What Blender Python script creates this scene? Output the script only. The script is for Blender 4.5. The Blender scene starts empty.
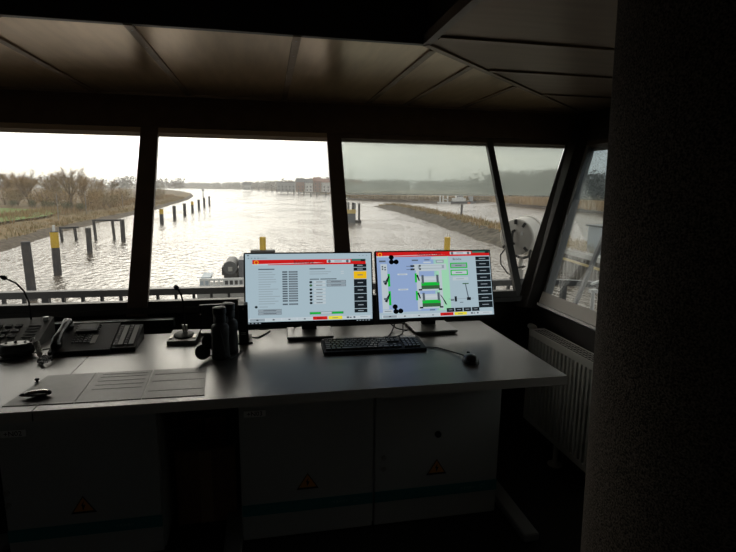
import bpy, bmesh, math, random
from mathutils import Vector, Matrix
random.seed(7)
scene = bpy.context.scene
COL = scene.collection
PI = math.pi

# ------------------------------------------------------------------ camera
CAM = Vector((0, 0, 1.46))
FPX, YAW, PIT, ROL = 505.0, math.radians(11.3), math.radians(9.94), math.radians(.7)
_f = Vector((math.sin(YAW)*math.cos(PIT), math.cos(YAW)*math.cos(PIT), -math.sin(PIT)))
_r0 = Vector((math.cos(YAW), -math.sin(YAW), 0)); _u0 = _r0.cross(_f)
_r = _r0*math.cos(ROL)+_u0*math.sin(ROL); _u = _u0*math.cos(ROL)-_r0*math.sin(ROL)
cd = bpy.data.cameras.new('camera'); cd.sensor_width = 36; cd.lens = FPX/736*36
cd.clip_start = .02; cd.clip_end = 6000
cam = bpy.data.objects.new('camera', cd); COL.objects.link(cam)
M3 = Matrix((_r, _u, -_f)).transposed()
cam.matrix_world = Matrix.Translation(CAM) @ M3.to_4x4()
scene.camera = cam
vs = scene.view_settings
vs.view_transform = 'Standard'; vs.look = 'None'; vs.gamma = 1; vs.exposure = 0.0; vs.use_curve_mapping = False

# ------------------------------------------------------------------ sky: veiled low winter sun ahead to the left, thin cloud
SUN_AZ, SUN_EL = math.radians(-9), math.radians(20)
SUN = (math.sin(SUN_AZ)*math.cos(SUN_EL), math.cos(SUN_AZ)*math.cos(SUN_EL), math.sin(SUN_EL))
def make_world():
    w = bpy.data.worlds.new('hazy_sky'); scene.world = w; w.use_nodes = True
    n, l = w.node_tree.nodes, w.node_tree.links
    n.clear()
    tc = n.new('ShaderNodeTexCoord')
    dot = n.new('ShaderNodeVectorMath'); dot.operation = 'DOT_PRODUCT'; dot.inputs[1].default_value = SUN
    l.new(tc.outputs['Generated'], dot.inputs[0])
    mx = n.new('ShaderNodeMath'); mx.operation = 'MAXIMUM'; mx.inputs[1].default_value = 0
    l.new(dot.outputs['Value'], mx.inputs[0])
    def lobe(p, k):
        a = n.new('ShaderNodeMath'); a.operation = 'POWER'; a.inputs[1].default_value = p
        l.new(mx.outputs[0], a.inputs[0])
        b = n.new('ShaderNodeMath'); b.operation = 'MULTIPLY'; b.inputs[1].default_value = k
        l.new(a.outputs[0], b.inputs[0]); return b
    a, b, c = lobe(60, 3.0), lobe(10, .95), lobe(2, .24)
    s1 = n.new('ShaderNodeMath'); s1.operation = 'ADD'; l.new(a.outputs[0], s1.inputs[0]); l.new(b.outputs[0], s1.inputs[1])
    s2 = n.new('ShaderNodeMath'); s2.operation = 'ADD'; l.new(s1.outputs[0], s2.inputs[0]); l.new(c.outputs[0], s2.inputs[1])
    mp = n.new('ShaderNodeMapping'); mp.inputs['Scale'].default_value = (1, 1, 3.4); l.new(tc.outputs['Generated'], mp.inputs['Vector'])
    nz = n.new('ShaderNodeTexNoise'); nz.inputs['Scale'].default_value = 3.2; nz.inputs['Detail'].default_value = 6; nz.inputs['Roughness'].default_value = .55
    l.new(mp.outputs[0], nz.inputs['Vector'])
    cr = n.new('ShaderNodeValToRGB'); cr.color_ramp.elements[0].position = .36; cr.color_ramp.elements[1].position = .68
    cr.color_ramp.elements[0].color = (.40, .44, .46, 1); cr.color_ramp.elements[1].color = (.62, .60, .53, 1)
    l.new(nz.outputs['Fac'], cr.inputs[0])
    glow = n.new('ShaderNodeMix'); glow.data_type = 'RGBA'; glow.blend_type = 'MULTIPLY'; glow.inputs[0].default_value = 1
    glow.inputs[6].default_value = (1.0, .93, .80, 1); l.new(s2.outputs[0], glow.inputs[7])
    ad = n.new('ShaderNodeMix'); ad.data_type = 'RGBA'; ad.blend_type = 'ADD'; ad.inputs[0].default_value = 1
    l.new(cr.outputs[0], ad.inputs[6]); l.new(glow.outputs[2], ad.inputs[7])
    bg = n.new('ShaderNodeBackground'); bg.inputs['Strength'].default_value = 1.6; l.new(ad.outputs[2], bg.inputs['Color'])
    out = n.new('ShaderNodeOutputWorld'); l.new(bg.outputs[0], out.inputs['Surface'])
make_world()

# ------------------------------------------------------------------ helpers
def pray(px, py): return _f + _r*((px-368)/FPX) + _u*((276-py)/FPX)
def at(px, py, z=None, y=None, x=None):
    """point of the place seen at a photo position, on a real horizontal or upright plane"""
    v = pray(px, py)
    t = (z-CAM.z)/v.z if z is not None else (y-CAM.y)/v.y if y is not None else (x-CAM.x)/v.x
    return CAM + v*t
WATER = -5.04
T30 = math.tan(math.radians(30)); C30 = math.cos(math.radians(30)); S30 = .5
def fy(z): return 2.7+(z-.8)*T30
def rx(z): return 1.55+(z-.8)*T30
def lx(z): return -1.79-(z-.8)*T30

_mats = {}
def mat(name, c1, rough=.6, metal=0, c2=None, scale=8, bump=0, bscale=None, spec=.5, emit=None, stretch=None, coat=0, detail=5):
    if name in _mats: return _mats[name]
    m = bpy.data.materials.new(name); m.use_nodes = True; _mats[name] = m
    n, l = m.node_tree.nodes, m.node_tree.links
    p = n['Principled BSDF']
    p.inputs['Base Color'].default_value = (*c1, 1); p.inputs['Roughness'].default_value = rough
    p.inputs['Metallic'].default_value = metal; p.inputs['Specular IOR Level'].default_value = spec
    p.inputs['Coat Weight'].default_value = coat; p.inputs['Coat Roughness'].default_value = .2
    if emit:
        p.inputs['Emission Color'].default_value = (*c1, 1); p.inputs['Emission Strength'].default_value = emit
    if c2 or bump:
        tc = n.new('ShaderNodeTexCoord'); mp = n.new('ShaderNodeMapping')
        if stretch: mp.inputs['Scale'].default_value = stretch
        l.new(tc.outputs['Object'], mp.inputs['Vector'])
        nz = n.new('ShaderNodeTexNoise'); nz.inputs['Scale'].default_value = scale; nz.inputs['Detail'].default_value = detail
        l.new(mp.outputs[0], nz.inputs['Vector'])
        if c2:
            cr = n.new('ShaderNodeValToRGB'); cr.color_ramp.elements[0].position = .35; cr.color_ramp.elements[1].position = .65
            cr.color_ramp.elements[0].color = (*c1, 1); cr.color_ramp.elements[1].color = (*c2, 1)
            l.new(nz.outputs['Fac'], cr.inputs[0]); l.new(cr.outputs[0], p.inputs['Base Color'])
        if bump:
            nb = nz
            if bscale:
                nb = n.new('ShaderNodeTexNoise'); nb.inputs['Scale'].default_value = bscale; nb.inputs['Detail'].default_value = 3
                l.new(mp.outputs[0], nb.inputs['Vector'])
            b = n.new('ShaderNodeBump'); b.inputs['Strength'].default_value = bump; b.inputs['Distance'].default_value = .01
            l.new(nb.outputs['Fac'], b.inputs['Height']); l.new(b.outputs[0], p.inputs['Normal'])
    return m

class MB:
    """collects shapes for ONE mesh"""
    def __init__(s): s.v, s.f, s.m = [], [], []
    def add(s, verts, faces, mi=0):
        o = len(s.v); s.v += [tuple(v) for v in verts]; s.f += [tuple(i+o for i in f) for f in faces]; s.m += [mi]*len(faces); return s
    def hexa(s, b, t, mi=0):
        n = len(b); fs = [tuple(range(n))[::-1], tuple(range(n, 2*n))]
        fs += [(i, (i+1) % n, n+(i+1) % n, n+i) for i in range(n)]
        return s.add(list(b)+list(t), fs, mi)
    def prism(s, poly, vec, mi=0):
        vec = Vector(vec); poly = [Vector(p) for p in poly]
        return s.hexa(poly, [p+vec for p in poly], mi)
    def box(s, c, d, rot=None, mi=0):
        c = Vector(c); h = Vector(d)/2
        p = [Vector((x*h.x, y*h.y, z*h.z)) for z in (-1, 1) for x, y in ((-1, -1), (1, -1), (1, 1), (-1, 1))]
        if rot is not None: p = [rot @ q for q in p]
        p = [c+q for q in p]
        return s.hexa(p[:4], p[4:], mi)
    def bar(s, a, b, w, h, up=(0, 0, 1), mi=0):
        a, b = Vector(a), Vector(b); d = (b-a).normalized(); sd = d.cross(Vector(up)).normalized(); u = sd.cross(d)
        q = [sd*(i*w/2)+u*(j*h/2) for i, j in ((-1, -1), (1, -1), (1, 1), (-1, 1))]
        return s.hexa([a+k for k in q], [b+k for k in q], mi)
    def rbox(s, c, d, r=.005, rot=None, mi=0, seg=3):
        """box with rounded upright edges and a softened top"""
        c = Vector(c); hx, hy, hz = d[0]/2, d[1]/2, d[2]/2
        r = min(r, hx*.99, hy*.99)
        def ring(ins, z):
            pts = []
            for cx, cy, a0 in ((1, 1, 0), (-1, 1, 90), (-1, -1, 180), (1, -1, 270)):
                for k in range(seg+1):
                    a = math.radians(a0+90*k/seg)
                    pts.append(Vector((cx*(hx-r)+(r-ins)*math.cos(a), cy*(hy-r)+(r-ins)*math.sin(a), z)))
            return pts
        e = min(r*.5, hz*.5)
        rings = [ring(e, -hz), ring(0, -hz+e), ring(0, hz-e), ring(e, hz)]
        vs_ = [q for R in rings for q in R]
        if rot is not None: vs_ = [rot @ q for q in vs_]
        vs_ = [c+q for q in vs_]; n = len(rings[0])
        fs = [tuple(range(n))[::-1], tuple(range(3*n, 4*n))]
        for k in range(3): fs += [(k*n+i, k*n+(i+1) % n, (k+1)*n+(i+1) % n, (k+1)*n+i) for i in range(n)]
        return s.add(vs_, fs, mi)
    def cyl(s, a, b, r0, r1=None, n=12, mi=0):
        r1 = r0 if r1 is None else r1
        a, b = Vector(a), Vector(b); d = (b-a).normalized()
        x = d.orthogonal().normalized(); y = d.cross(x)
        A = [a+(x*math.cos(2*PI*i/n)+y*math.sin(2*PI*i/n))*r0 for i in range(n)]
        B = [b+(x*math.cos(2*PI*i/n)+y*math.sin(2*PI*i/n))*r1 for i in range(n)]
        return s.hexa(A, B, mi)
    def tube(s, pts, r, n=6, mi=0):
        pts = [Vector(p) for p in pts]; rs = r if isinstance(r, (list, tuple)) else [r]*len(pts)
        vs_, fs = [], []; x = None
        for i, p in enumerate(pts):
            d = (pts[min(i+1, len(pts)-1)]-pts[max(i-1, 0)]).normalized()
            x = (d.orthogonal() if x is None else x-d*x.dot(d))
            if x.length < 1e-6: x = d.orthogonal()
            x = x.normalized(); y = d.cross(x)
            vs_ += [p+(x*math.cos(2*PI*k/n)+y*math.sin(2*PI*k/n))*rs[i] for k in range(n)]
        for i in range(len(pts)-1):
            fs += [(i*n+k, i*n+(k+1) % n, (i+1)*n+(k+1) % n, (i+1)*n+k) for k in range(n)]
        fs += [tuple(range(n))[::-1], tuple(range((len(pts)-1)*n, len(pts)*n))]
        return s.add(vs_, fs, mi)
    def lathe(s, prof, c=(0, 0, 0), rot=None, n=24, sx=1, sy=1, mi=0):
        c = Vector(c); vs_, fs = [], []
        for r, z in prof:
            for k in range(n):
                q = Vector((r*sx*math.cos(2*PI*k/n), r*sy*math.sin(2*PI*k/n), z))
                vs_.append(c+(rot @ q if rot is not None else q))
        for i in range(len(prof)-1):
            fs += [(i*n+k, i*n+(k+1) % n, (i+1)*n+(k+1) % n, (i+1)*n+k) for k in range(n)]
        fs += [tuple(range(n))[::-1], tuple(range((len(prof)-1)*n, len(prof)*n))]
        return s.add(vs_, fs, mi)
    def mesh(s, name, mats):
        me = bpy.data.meshes.new(name); me.from_pydata(s.v, [], s.f)
        for m in (mats if isinstance(mats, (list, tuple)) else [mats]): me.materials.append(m)
        me.polygons.foreach_set('material_index', s.m); me.update(); return me
    def build(s, name, mats, parent=None, smooth=False, kind=None, label=None, cat=None, group=None, fix=True):
        me = s.mesh(name, mats)
        if fix and len(s.f) < 60000:
            bm = bmesh.new(); bm.from_mesh(me); bmesh.ops.recalc_face_normals(bm, faces=bm.faces); bm.to_mesh(me); bm.free()
        if smooth:
            me.polygons.foreach_set('use_smooth', [True]*len(me.polygons))
            try: me.set_sharp_from_angle(angle=math.radians(40))
            except Exception: pass
        return link(name, me, parent, kind, label, cat, group)
def link(name, me, parent=None, kind=None, label=None, cat=None, group=None):
    o = bpy.data.objects.new(name, me); COL.objects.link(o)
    if parent: o.parent = parent
    return tag(o, label, cat, group, kind)
def tag(o, label=None, cat=None, group=None, kind=None):
    for k, v in (('label', label), ('category', cat), ('group', group), ('kind', kind)):
        if v: o[k] = v
    return o
def thing(name, label, cat, loc=(0, 0, 0), rz=0, group=None):
    o = bpy.data.objects.new(name, None); COL.objects.link(o); o.empty_display_size = .1
    o.location = loc; o.rotation_euler = (0, 0, rz)
    return tag(o, label, cat, group)
def dup(root, loc, rz=None, scale=None, label=None, group=None):
    def cp(o, par):
        c = o.copy(); COL.objects.link(c); c.parent = par
        for ch in list(o.children): cp(ch, c)
        return c
    r = cp(root, None); r.location = loc
    if rz is not None: r.rotation_euler = (0, 0, rz)
    if scale: r.scale = scale if isinstance(scale, (tuple, list)) else (scale,)*3
    if label: r['label'] = label
    if group: r['group'] = group
    return r
def text(name, body, size, loc, rot, m, parent, align='LEFT', ext=0.0003, xs=1):
    cu = bpy.data.curves.new('lettering', 'FONT'); cu.body = body; cu.size = size; cu.extrude = ext; cu.align_x = align; cu.align_y = 'CENTER'
    cu.resolution_u = 2
    o = bpy.data.objects.new('tmp', cu); COL.objects.link(o)
    me = bpy.data.meshes.new_from_object(o.evaluated_get(bpy.context.evaluated_depsgraph_get()))
    bpy.data.objects.remove(o); me.materials.clear(); me.materials.append(m)
    t = link(name, me, parent); t.location = loc; t.rotation_euler = rot; t.scale = (xs, 1, 1); return t
def RZ(a): return Matrix.Rotation(a, 3, 'Z')
def RX(a): return Matrix.Rotation(a, 3, 'X')
def RY(a): return Matrix.Rotation(a, 3, 'Y')

# ------------------------------------------------------------------ materials
M_wall = mat('dark_brown_wall', (.022, .018, .015), .55, c2=(.03, .024, .02), scale=6)
M_floor = mat('dark_carpet', (.02, .019, .018), .95, c2=(.034, .031, .029), scale=300)
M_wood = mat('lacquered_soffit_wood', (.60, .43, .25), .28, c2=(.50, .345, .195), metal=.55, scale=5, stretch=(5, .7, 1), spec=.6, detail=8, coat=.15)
M_wood2 = mat('lacquered_soffit_wood_shaded', (.24, .165, .11), .45, c2=(.20, .135, .09), metal=.5, scale=5, stretch=(.7, 5, 1), spec=.3, detail=8)  # same wood as the front soffit, darkened for its weaker light
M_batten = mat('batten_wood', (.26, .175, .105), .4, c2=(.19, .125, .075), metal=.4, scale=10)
M_rim = mat('rim_wood_lit', (.22, .165, .12), .5, c2=(.18, .13, .095), scale=10)
M_joint = mat('soffit_joint', (.012, .009, .007), .8)
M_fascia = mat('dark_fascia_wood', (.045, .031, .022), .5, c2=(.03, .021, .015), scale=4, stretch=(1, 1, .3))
M_post = mat('brown_post', (.13, .085, .06), .5, c2=(.10, .066, .048), scale=12)
M_black = mat('black_plastic', (.010, .010, .010), .6, spec=.25)
M_black_s = mat('black_satin', (.014, .014, .015), .28)
M_dgrey = mat('dark_grey_plastic', (.028, .028, .028), .6, spec=.3)
M_rubber = mat('rubber', (.01, .01, .01), .7)
M_desk = mat('grey_laminate', (.055, .047, .037), .37, c2=(.047, .040, .032), scale=180, spec=.82, bump=.02, bscale=900)
M_deskedge = mat('grey_edge_band', (.55, .52, .47), .5)
M_cab = mat('cabinet_grey_paint', (.50, .51, .49), .45, bump=.03, bscale=700)
M_teal = mat('teal_stripe', (.03, .24, .25), .5)
M_plinth = mat('plinth_dark', (.03, .03, .03), .6)
M_warn = mat('warning_amber', (.85, .35, .05), .5)
M_white = mat('white_plastic', (.62, .61, .58), .45)
M_rad = mat('radiator_enamel', (.52, .51, .47), .35)
M_slot = mat('grille_dark', (.02, .02, .02), .8)
M_alu = mat('brushed_aluminium', (.42, .40, .37), .38, metal=.6, bump=.03, bscale=200)
M_steel = mat('chrome', (.6, .58, .55), .22, metal=1)
M_column = mat('speckled_column_felt', (.025, .021, .017), .95, c2=(.17, .14, .112), scale=300, bump=.3, spec=.1, detail=2)
M_brown_box = mat('cardboard', (.22, .13, .075), .8, c2=(.19, .11, .06), scale=20)

def glass_mat(name, tint, refl=.05, veil=0.0, veilc=(1, 1, 1), veil_t=True):
    m = bpy.data.materials.new(name); m.use_nodes = True
    n, l = m.node_tree.nodes, m.node_tree.links; n.clear()
    tr = n.new('ShaderNodeBsdfTransparent'); tr.inputs[0].default_value = (*tint, 1)
    gl = n.new('ShaderNodeBsdfGlossy'); gl.inputs['Roughness'].default_value = .02
    lw = n.new('ShaderNodeLayerWeight'); lw.inputs[0].default_value = .5
    pw = n.new('ShaderNodeMath'); pw.operation = 'POWER'; pw.inputs[1].default_value = 5; l.new(lw.outputs['Facing'], pw.inputs[0])
    fr = n.new('ShaderNodeMath'); fr.operation = 'MULTIPLY_ADD'; fr.inputs[1].default_value = .8; fr.inputs[2].default_value = .02; l.new(pw.outputs[0], fr.inputs[0])
    mx = n.new('ShaderNodeMixShader'); l.new(fr.outputs[0], mx.inputs[0]); l.new(tr.outputs[0], mx.inputs[1]); l.new(gl.outputs[0], mx.inputs[2])
    last = mx
    if veil:
        tl = n.new('ShaderNodeBsdfTranslucent'); tl.inputs[0].default_value = (*veilc, 1)
        m2 = n.new('ShaderNodeMixShader'); m2.inputs[0].default_value = veil
        l.new(mx.outputs[0], m2.inputs[1]); l.new(tl.outputs[0], m2.inputs[2]); last = m2
    o = n.new('ShaderNodeOutputMaterial'); l.new(last.outputs[0], o.inputs['Surface'])
    return m
M_glass = glass_mat('window_glass', (.985, .985, .98), veil=.012)
M_film = glass_mat('sun_film', (.80, .83, .81), veil=.24, veilc=(.92, .98, .95))
M_glass_r = glass_mat('side_window_glass', (.86, .88, .88), veil=.03)

# ================================================================== THE ROOM
S = 'structure'
ZS, ZH, ZC = .86, 1.757, 2.0          # window sill, window head, soffit
MB().box((-.12, .1, -.05), (4.4, 5.9, .1)).build('floor', M_floor, kind=S)
# ---- front wall: upright below the sill
wf = MB().box((-.12, 2.82, .41), (3.5, .16, .82)).build('wall_front', M_wall, kind=S)
MB().prism([(-1.86, 2.70, .80), (1.62, 2.70, .80), (1.62, 2.90, .80), (-1.86, 2.90, .80)], (0, 0, .035)).build('sill_board', M_wall, wf)
NO = Vector((0, C30, -S30))           # outward normal of the leaning front
def fpt(x, z, off=0): return Vector((x, fy(z), z))+NO*off
def fslab(poly, off, thick, mb=None, mi=0):
    mb = mb or MB(); return mb.prism([fpt(x, z, off) for x, z in poly], NO*thick, mi)
hd = fslab([(lx(ZH+.03)-.05, ZH+.03), (rx(ZH+.03)+.05, ZH+.03), (rx(ZC)+.1, ZC+.02), (lx(ZC)-.1, ZC+.02)], -.02, .10).build('wall_front_header', M_post, kind=S)
fslab([(lx(ZS)-.02, .80), (rx(ZS)+.02, .80), (rx(ZS)+.02, ZS-.03), (lx(ZS)-.02, ZS-.03)], -.015, .04).build('wall_front_sill', M_wall, kind=S)
PX = [(-1.765, -1.72), (-.715, -.618), (.377, .466), (1.448, 1.492)]     # mullion and post widths along the front
def front_window(nm, x0, x1, film=False, corner=None):
    w = tag(bpy.data.objects.new(nm, None), kind=S); COL.objects.link(w); w.location = (x0, fy(ZS), ZS)
    off = -w.location
    def put(mb, name, m):
        mb.v = [tuple(Vector(v)+off) for v in mb.v]; return mb.build(name, m, w)
    put(fslab([(x0-.02, ZS-.02), (x1+.02, ZS-.02), (x1+.02, ZH+.02), (x0-.02, ZH+.02)], .03, .008), 'pane', M_glass)
    put(fslab([(x0, ZH), (x1, ZH), (x1, ZH+.035), (x0, ZH+.035)], -.012, .035), 'top_rail', mat('top_rail_lit_wood', (.5, .37, .25), .4) if not film else M_post)  # light at the window head put into a paler wood; filmed window stays dark
    put(fslab([(x0, ZS-.035), (x1, ZS-.035), (x1, ZS), (x0, ZS)], -.005, .03), 'bottom_rail', M_wall)
    if film:
        put(fslab([(x0+.003, ZF), (x1-.003, ZF), (x1-.003, ZH), (x0+.003, ZH)], .018, .003), 'sun_film', M_film)
        put(fslab([(x0+.003, ZF-.004), (x1-.003, ZF-.004), (x1-.003, ZF+.002), (x0+.003, ZF+.002)], .014, .008), 'film_hem', glass_mat('film_hem', (.3, .3, .3), veil=.8))
    if corner:
        xa, xb = corner          # slanted pane between the mullion and the corner post
        sgn = 1 if xb > xa else -1
        poly = [(xa, ZS), (xa+sgn*.02, ZS), (xb+sgn*.03, ZH+.02), (xa, ZH+.02)]
        put(fslab(poly, .03, .008), 'corner_pane', M_glass)
        put(fslab([(xa, ZH), (xb, ZH), (xb+sgn*.02, ZH+.035), (xa, ZH+.035)], -.012, .035), 'corner_top_rail', M_post)
        if film:
            k = (ZF-ZS)/(ZH-ZS)
            put(fslab([(xa, ZF), (xa+(xb-xa)*k, ZF), (xb, ZH), (xa, ZH)], .018, .003), 'corner_sun_film', M_film)
    return w
vz = pray(430, 193); tt = ((2.7-.8*T30)+CAM.z*T30-CAM.y)/(vz.y-vz.z*T30); ZF = (CAM+vz*tt).z      # where the pulled-down film ends
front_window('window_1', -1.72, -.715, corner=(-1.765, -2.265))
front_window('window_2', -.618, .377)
front_window('window_3', .466, 1.448, film=True, corner=(1.492, 2.025))
for i, (a, b) in enumerate(PX):
    thin = i in (0, 3)
    mb = fslab([(a, .79), (b, .79), (b, ZH+.03 if thin else ZC), (a, ZH+.03 if thin else ZC)], -.004 if thin else -.012, .03 if thin else .03)
    mb.build('trim_%d' % (i+1), M_post if not thin else mat('mullion_grey', (.05, .047, .043), .4), kind=S)
# corner posts
def corner_post(nm, sgn):
    def ring(z):
        k = (z-ZS)/(ZH-ZS)
        xa = 1.478+(2.025-1.478)*k; yc = 2.657+(3.118-2.657)*k
        pts = [Vector((xa, fy(z), z)), Vector((rx(z)+.05, fy(z)+.05, z)), Vector((rx(z)+.01, yc, z)), Vector(((xa+rx(z))/2-.012, (fy(z)+yc)/2-.012, z))]
        return [p if sgn > 0 else Vector((-.24-p.x, p.y, z)) for p in pts]
    MB().hexa(ring(.78), ring(ZC)).build(nm, M_wall, kind=S)
corner_post('trim_5', 1); corner_post('trim_6', -1)
# ---- side walls
def side(sgn, tagname, n, ya=1.05):
    def P(x, y, z): return Vector((x if sgn > 0 else -.24-x, y, z))
    NS = Vector((C30*sgn, 0, -S30))
    def sl(poly, off, th): return MB().prism([P(rx(z), y, z)+NS*off for y, z in poly], NS*th)
    MB().prism([P(1.57, -2.6, 0), P(1.57, 2.74, 0), P(1.57, 2.74, .80), P(1.57, -2.6, .80)], (.14*sgn, 0, 0)).build('wall_'+tagname, M_wall, kind=S)
    sl([(-2.6, .80), (ya, .80), (ya, ZC+.02), (-2.6, ZC+.02)], 0, .1).build('wall_%s_rear' % tagname, M_wall, kind=S)
    sl([(ya, ZH+.02), (3.14, ZH+.02), (3.40, ZC+.02), (ya, ZC+.02)], -.01, .1).build('wall_%s_header' % tagname, M_wall, kind=S)
    w = tag(bpy.data.objects.new('window_%d' % n, None), kind=S); COL.objects.link(w); w.location = P(rx(.8), ya, .8)
    def put(mb, name, m):
        mb.v = [tuple(Vector(v)-w.location) for v in mb.v]; return mb.build(name, m, w)
    put(sl([(ya, .852), (2.675, .852), (3.16, ZH+.03), (ya, ZH+.03)], .03, .008), 'pane', M_glass_r)
    fm = mat('side_frame_beige', (.26, .225, .19), .5)
    put(sl([(ya, .806), (2.63, .806), (2.655, .866), (ya, .866)], -.01, .07), 'bottom_rail', fm)
    put(sl([(ya, .79), (2.62, .79), (2.63, .803), (ya, .803)], -.02, .08), 'sill_lip', mat('sill_lip', (.2, .19, .18), .4))
    put(sl([(ya, ZH-.01), (3.11, ZH-.01), (3.13, ZH+.03), (ya, ZH+.03)], -.01, .07), 'top_rail', M_post)
    put(sl([(2.640, .866), (2.662, .866), (3.128, ZH), (3.095, ZH)], .0, .05), 'side_rail', mat('side_frame_grey', (.10, .10, .10), .4))
    put(sl([(ya, .86), (ya+.05, .86), (ya+.05, ZH), (ya, ZH)], -.01, .07), 'rear_rail', fm)
    put(sl([(ya+.05, ZF-.02), (2.655+(3.11-2.655)*(ZF-.02-ZS)/(ZH-ZS), ZF-.02), (3.10, ZH), (ya+.05, ZH)], .018, .003), 'sun_film', glass_mat('side_film', (.74, .78, .80), veil=.03))
side(1, 'right', 4); side(-1, 'left', 5, 2.0)  # unseen left window kept short to darken the column and desk
wb = MB(); BX0, BX1, BZ0, BZ1 = -1.9, -1.1, 1.15, 1.75       # rear wall with an unseen window added to light the cabinet fronts
for x0, x1, z0, z1 in ((-2.82, BX0, -.1, 2.4), (BX1, 2.58, -.1, 2.4), (BX0, BX1, -.1, BZ0), (BX0, BX1, BZ1, 2.4)):
    wb.box(((x0+x1)/2, -2.66, (z0+z1)/2), (x1-x0, .12, z1-z0))
wb.build('wall_back', mat('rear_wall_bounce', (.30, .25, .20), .8), kind=S)  # made paler than the side walls to bounce light onto the cabinets
w6 = tag(bpy.data.objects.new('window_6', None), kind=S); COL.objects.link(w6); w6.location = ((BX0+BX1)/2, -2.66, BZ0)
MB().box((0, 0, .3), (BX1-BX0, .008, .6)).build('pane', M_glass, w6)
for x in (-.38, 0, .38): MB().box((x, .01, .3), (.04, .06, .6)).build('stile', M_post, w6)
for z in (.02, .58): MB().box((0, .01, z), (BX1-BX0, .06, .04)).build('rail', M_post, w6)
# ---- ceiling: lower soffit ring of lacquered panels with battens round a raised centre
CX0, CX1, CY0, CY1, ZT = -.844, .604, -1.4, 1.955, 2.32
ce = MB().box((-.12, .3, ZT+.22), (5.6, 6.4, .04))
for p in ([(-2.6, CY1+.03), (2.36, CY1+.03), (2.36, 3.46), (-2.6, 3.46)], [(-2.6, -2.7), (2.36, -2.7), (2.36, CY0), (-2.6, CY0)],
          [(-2.6, CY0), (CX0-.03, CY0), (CX0-.03, CY1+.03), (-2.6, CY1+.03)], [(CX1+.03, CY0), (2.36, CY0), (2.36, CY1+.03), (CX1+.03, CY1+.03)]):
    ce.prism([(x, y, ZC+.022) for x, y in p], (0, 0, .05))
ce = ce.build('ceiling', M_joint, kind=S)
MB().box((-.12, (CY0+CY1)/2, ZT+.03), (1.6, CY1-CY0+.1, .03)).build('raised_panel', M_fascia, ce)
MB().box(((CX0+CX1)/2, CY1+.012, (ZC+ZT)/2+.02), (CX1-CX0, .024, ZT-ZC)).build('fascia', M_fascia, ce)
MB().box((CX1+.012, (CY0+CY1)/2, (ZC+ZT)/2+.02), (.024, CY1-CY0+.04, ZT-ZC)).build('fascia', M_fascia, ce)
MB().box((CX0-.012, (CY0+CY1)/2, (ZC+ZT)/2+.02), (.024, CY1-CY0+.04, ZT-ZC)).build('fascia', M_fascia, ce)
MB().box((CX1+.002, (CY0+CY1)/2, ZC+.012), (.03, CY1-CY0+.03, .036)).build('rim_trim', M_rim, ce)  # paler than the front trim, with the window light put into its colour
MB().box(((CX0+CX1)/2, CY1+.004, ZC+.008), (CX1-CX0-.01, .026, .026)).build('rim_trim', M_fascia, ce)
YE, XE, XL = 3.40, 2.24, -2.48        # outer edges of the soffit
bx = [-1.54, -.98, -.45, .12, .655, .905, 1.30]
def clip_x(y): # inner limits of the front soffit at depth y (mitres)
    k = (y-CY1)/(YE-CY1); return CX0+(XL-CX0)*k, CX1+(XE-CX1)*k
xs = [XL]+bx+[XE]; g = .006
for a, b in zip(xs[:-1], xs[1:]):
    # panel between two battens, cut by the mitres
    poly = []
    def ym(x): # depth at which the mitre passes x
        if x < CX0: return CY1+(YE-CY1)*(x-CX0)/(XL-CX0)
        if x > CX1: return CY1+(YE-CY1)*(x-CX1)/(XE-CX1)
        return CY1
    a2, b2 = a+g, b-g
    pts = [(a2, ym(a2)+.012)]
    for xm in (CX0, CX1):
        if a2 < xm < b2: pts.append((xm, ym(xm)+.012))
    pts += [(b2, ym(b2)+.012), (b2, YE-.012), (a2, YE-.012)]
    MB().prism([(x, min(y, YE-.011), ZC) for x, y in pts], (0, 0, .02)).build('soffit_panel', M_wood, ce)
for x in bx:
    y0 = ym(x)+(.02 if x < CX0 or x > CX1 else .0)
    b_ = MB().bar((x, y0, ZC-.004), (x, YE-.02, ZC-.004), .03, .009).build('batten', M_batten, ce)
    sc = MB()
    k = y0+.06
    while k < YE-.05: sc.cyl((x, k, ZC-.0095), (x, k, ZC-.0078), .004, n=6); k += .22
    sc.build('screw_row', M_alu, b_)
    if CX0 < x < CX1: MB().box((x, CY1-.004, (ZC+ZT)/2+.03), (.035, .009, ZT-ZC)).build('fascia_batten', M_fascia, ce)
for sgn in (1, -1):
    edge, outer = (CX1, XE) if sgn > 0 else (CX0, XL)
    ys = [-1.0, -.4, .2, .8, 1.33, 1.86, 2.30, 2.78]; ys2 = [CY0]+ys+[YE]
    def xm(y): return edge if y < CY1 else edge+(outer-edge)*(y-CY1)/(YE-CY1)
    for a, b in zip(ys2[:-1], ys2[1:]):
        pts = [(xm(a+g)+sgn*.012, a+g)]
        if a+g < CY1 < b-g: pts.append((xm(CY1)+sgn*.012, CY1))
        pts += [(xm(b-g)+sgn*.012, b-g), (outer-sgn*.01, b-g), (outer-sgn*.01, a+g)]
        if abs(pts[-3][0]-pts[-2][0]) < .02: pts.pop(-2)
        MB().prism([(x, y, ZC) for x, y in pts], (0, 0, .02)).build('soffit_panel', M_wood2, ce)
    for y in ys:
        MB().bar((xm(y)+sgn*.02, y, ZC-.004), (outer-sgn*.02, y, ZC-.004), .03, .009).build('batten', M_batten, ce)
    MB().bar((edge, CY1, ZC-.004), (outer, YE, ZC-.004), .028, .008).build('mitre_batten', M_batten, ce)
MB().bar((XL, YE-.015, ZC-.005), (XE, YE-.015, ZC-.005), .05, .016).build('edge_batten', M_batten, ce)
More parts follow.
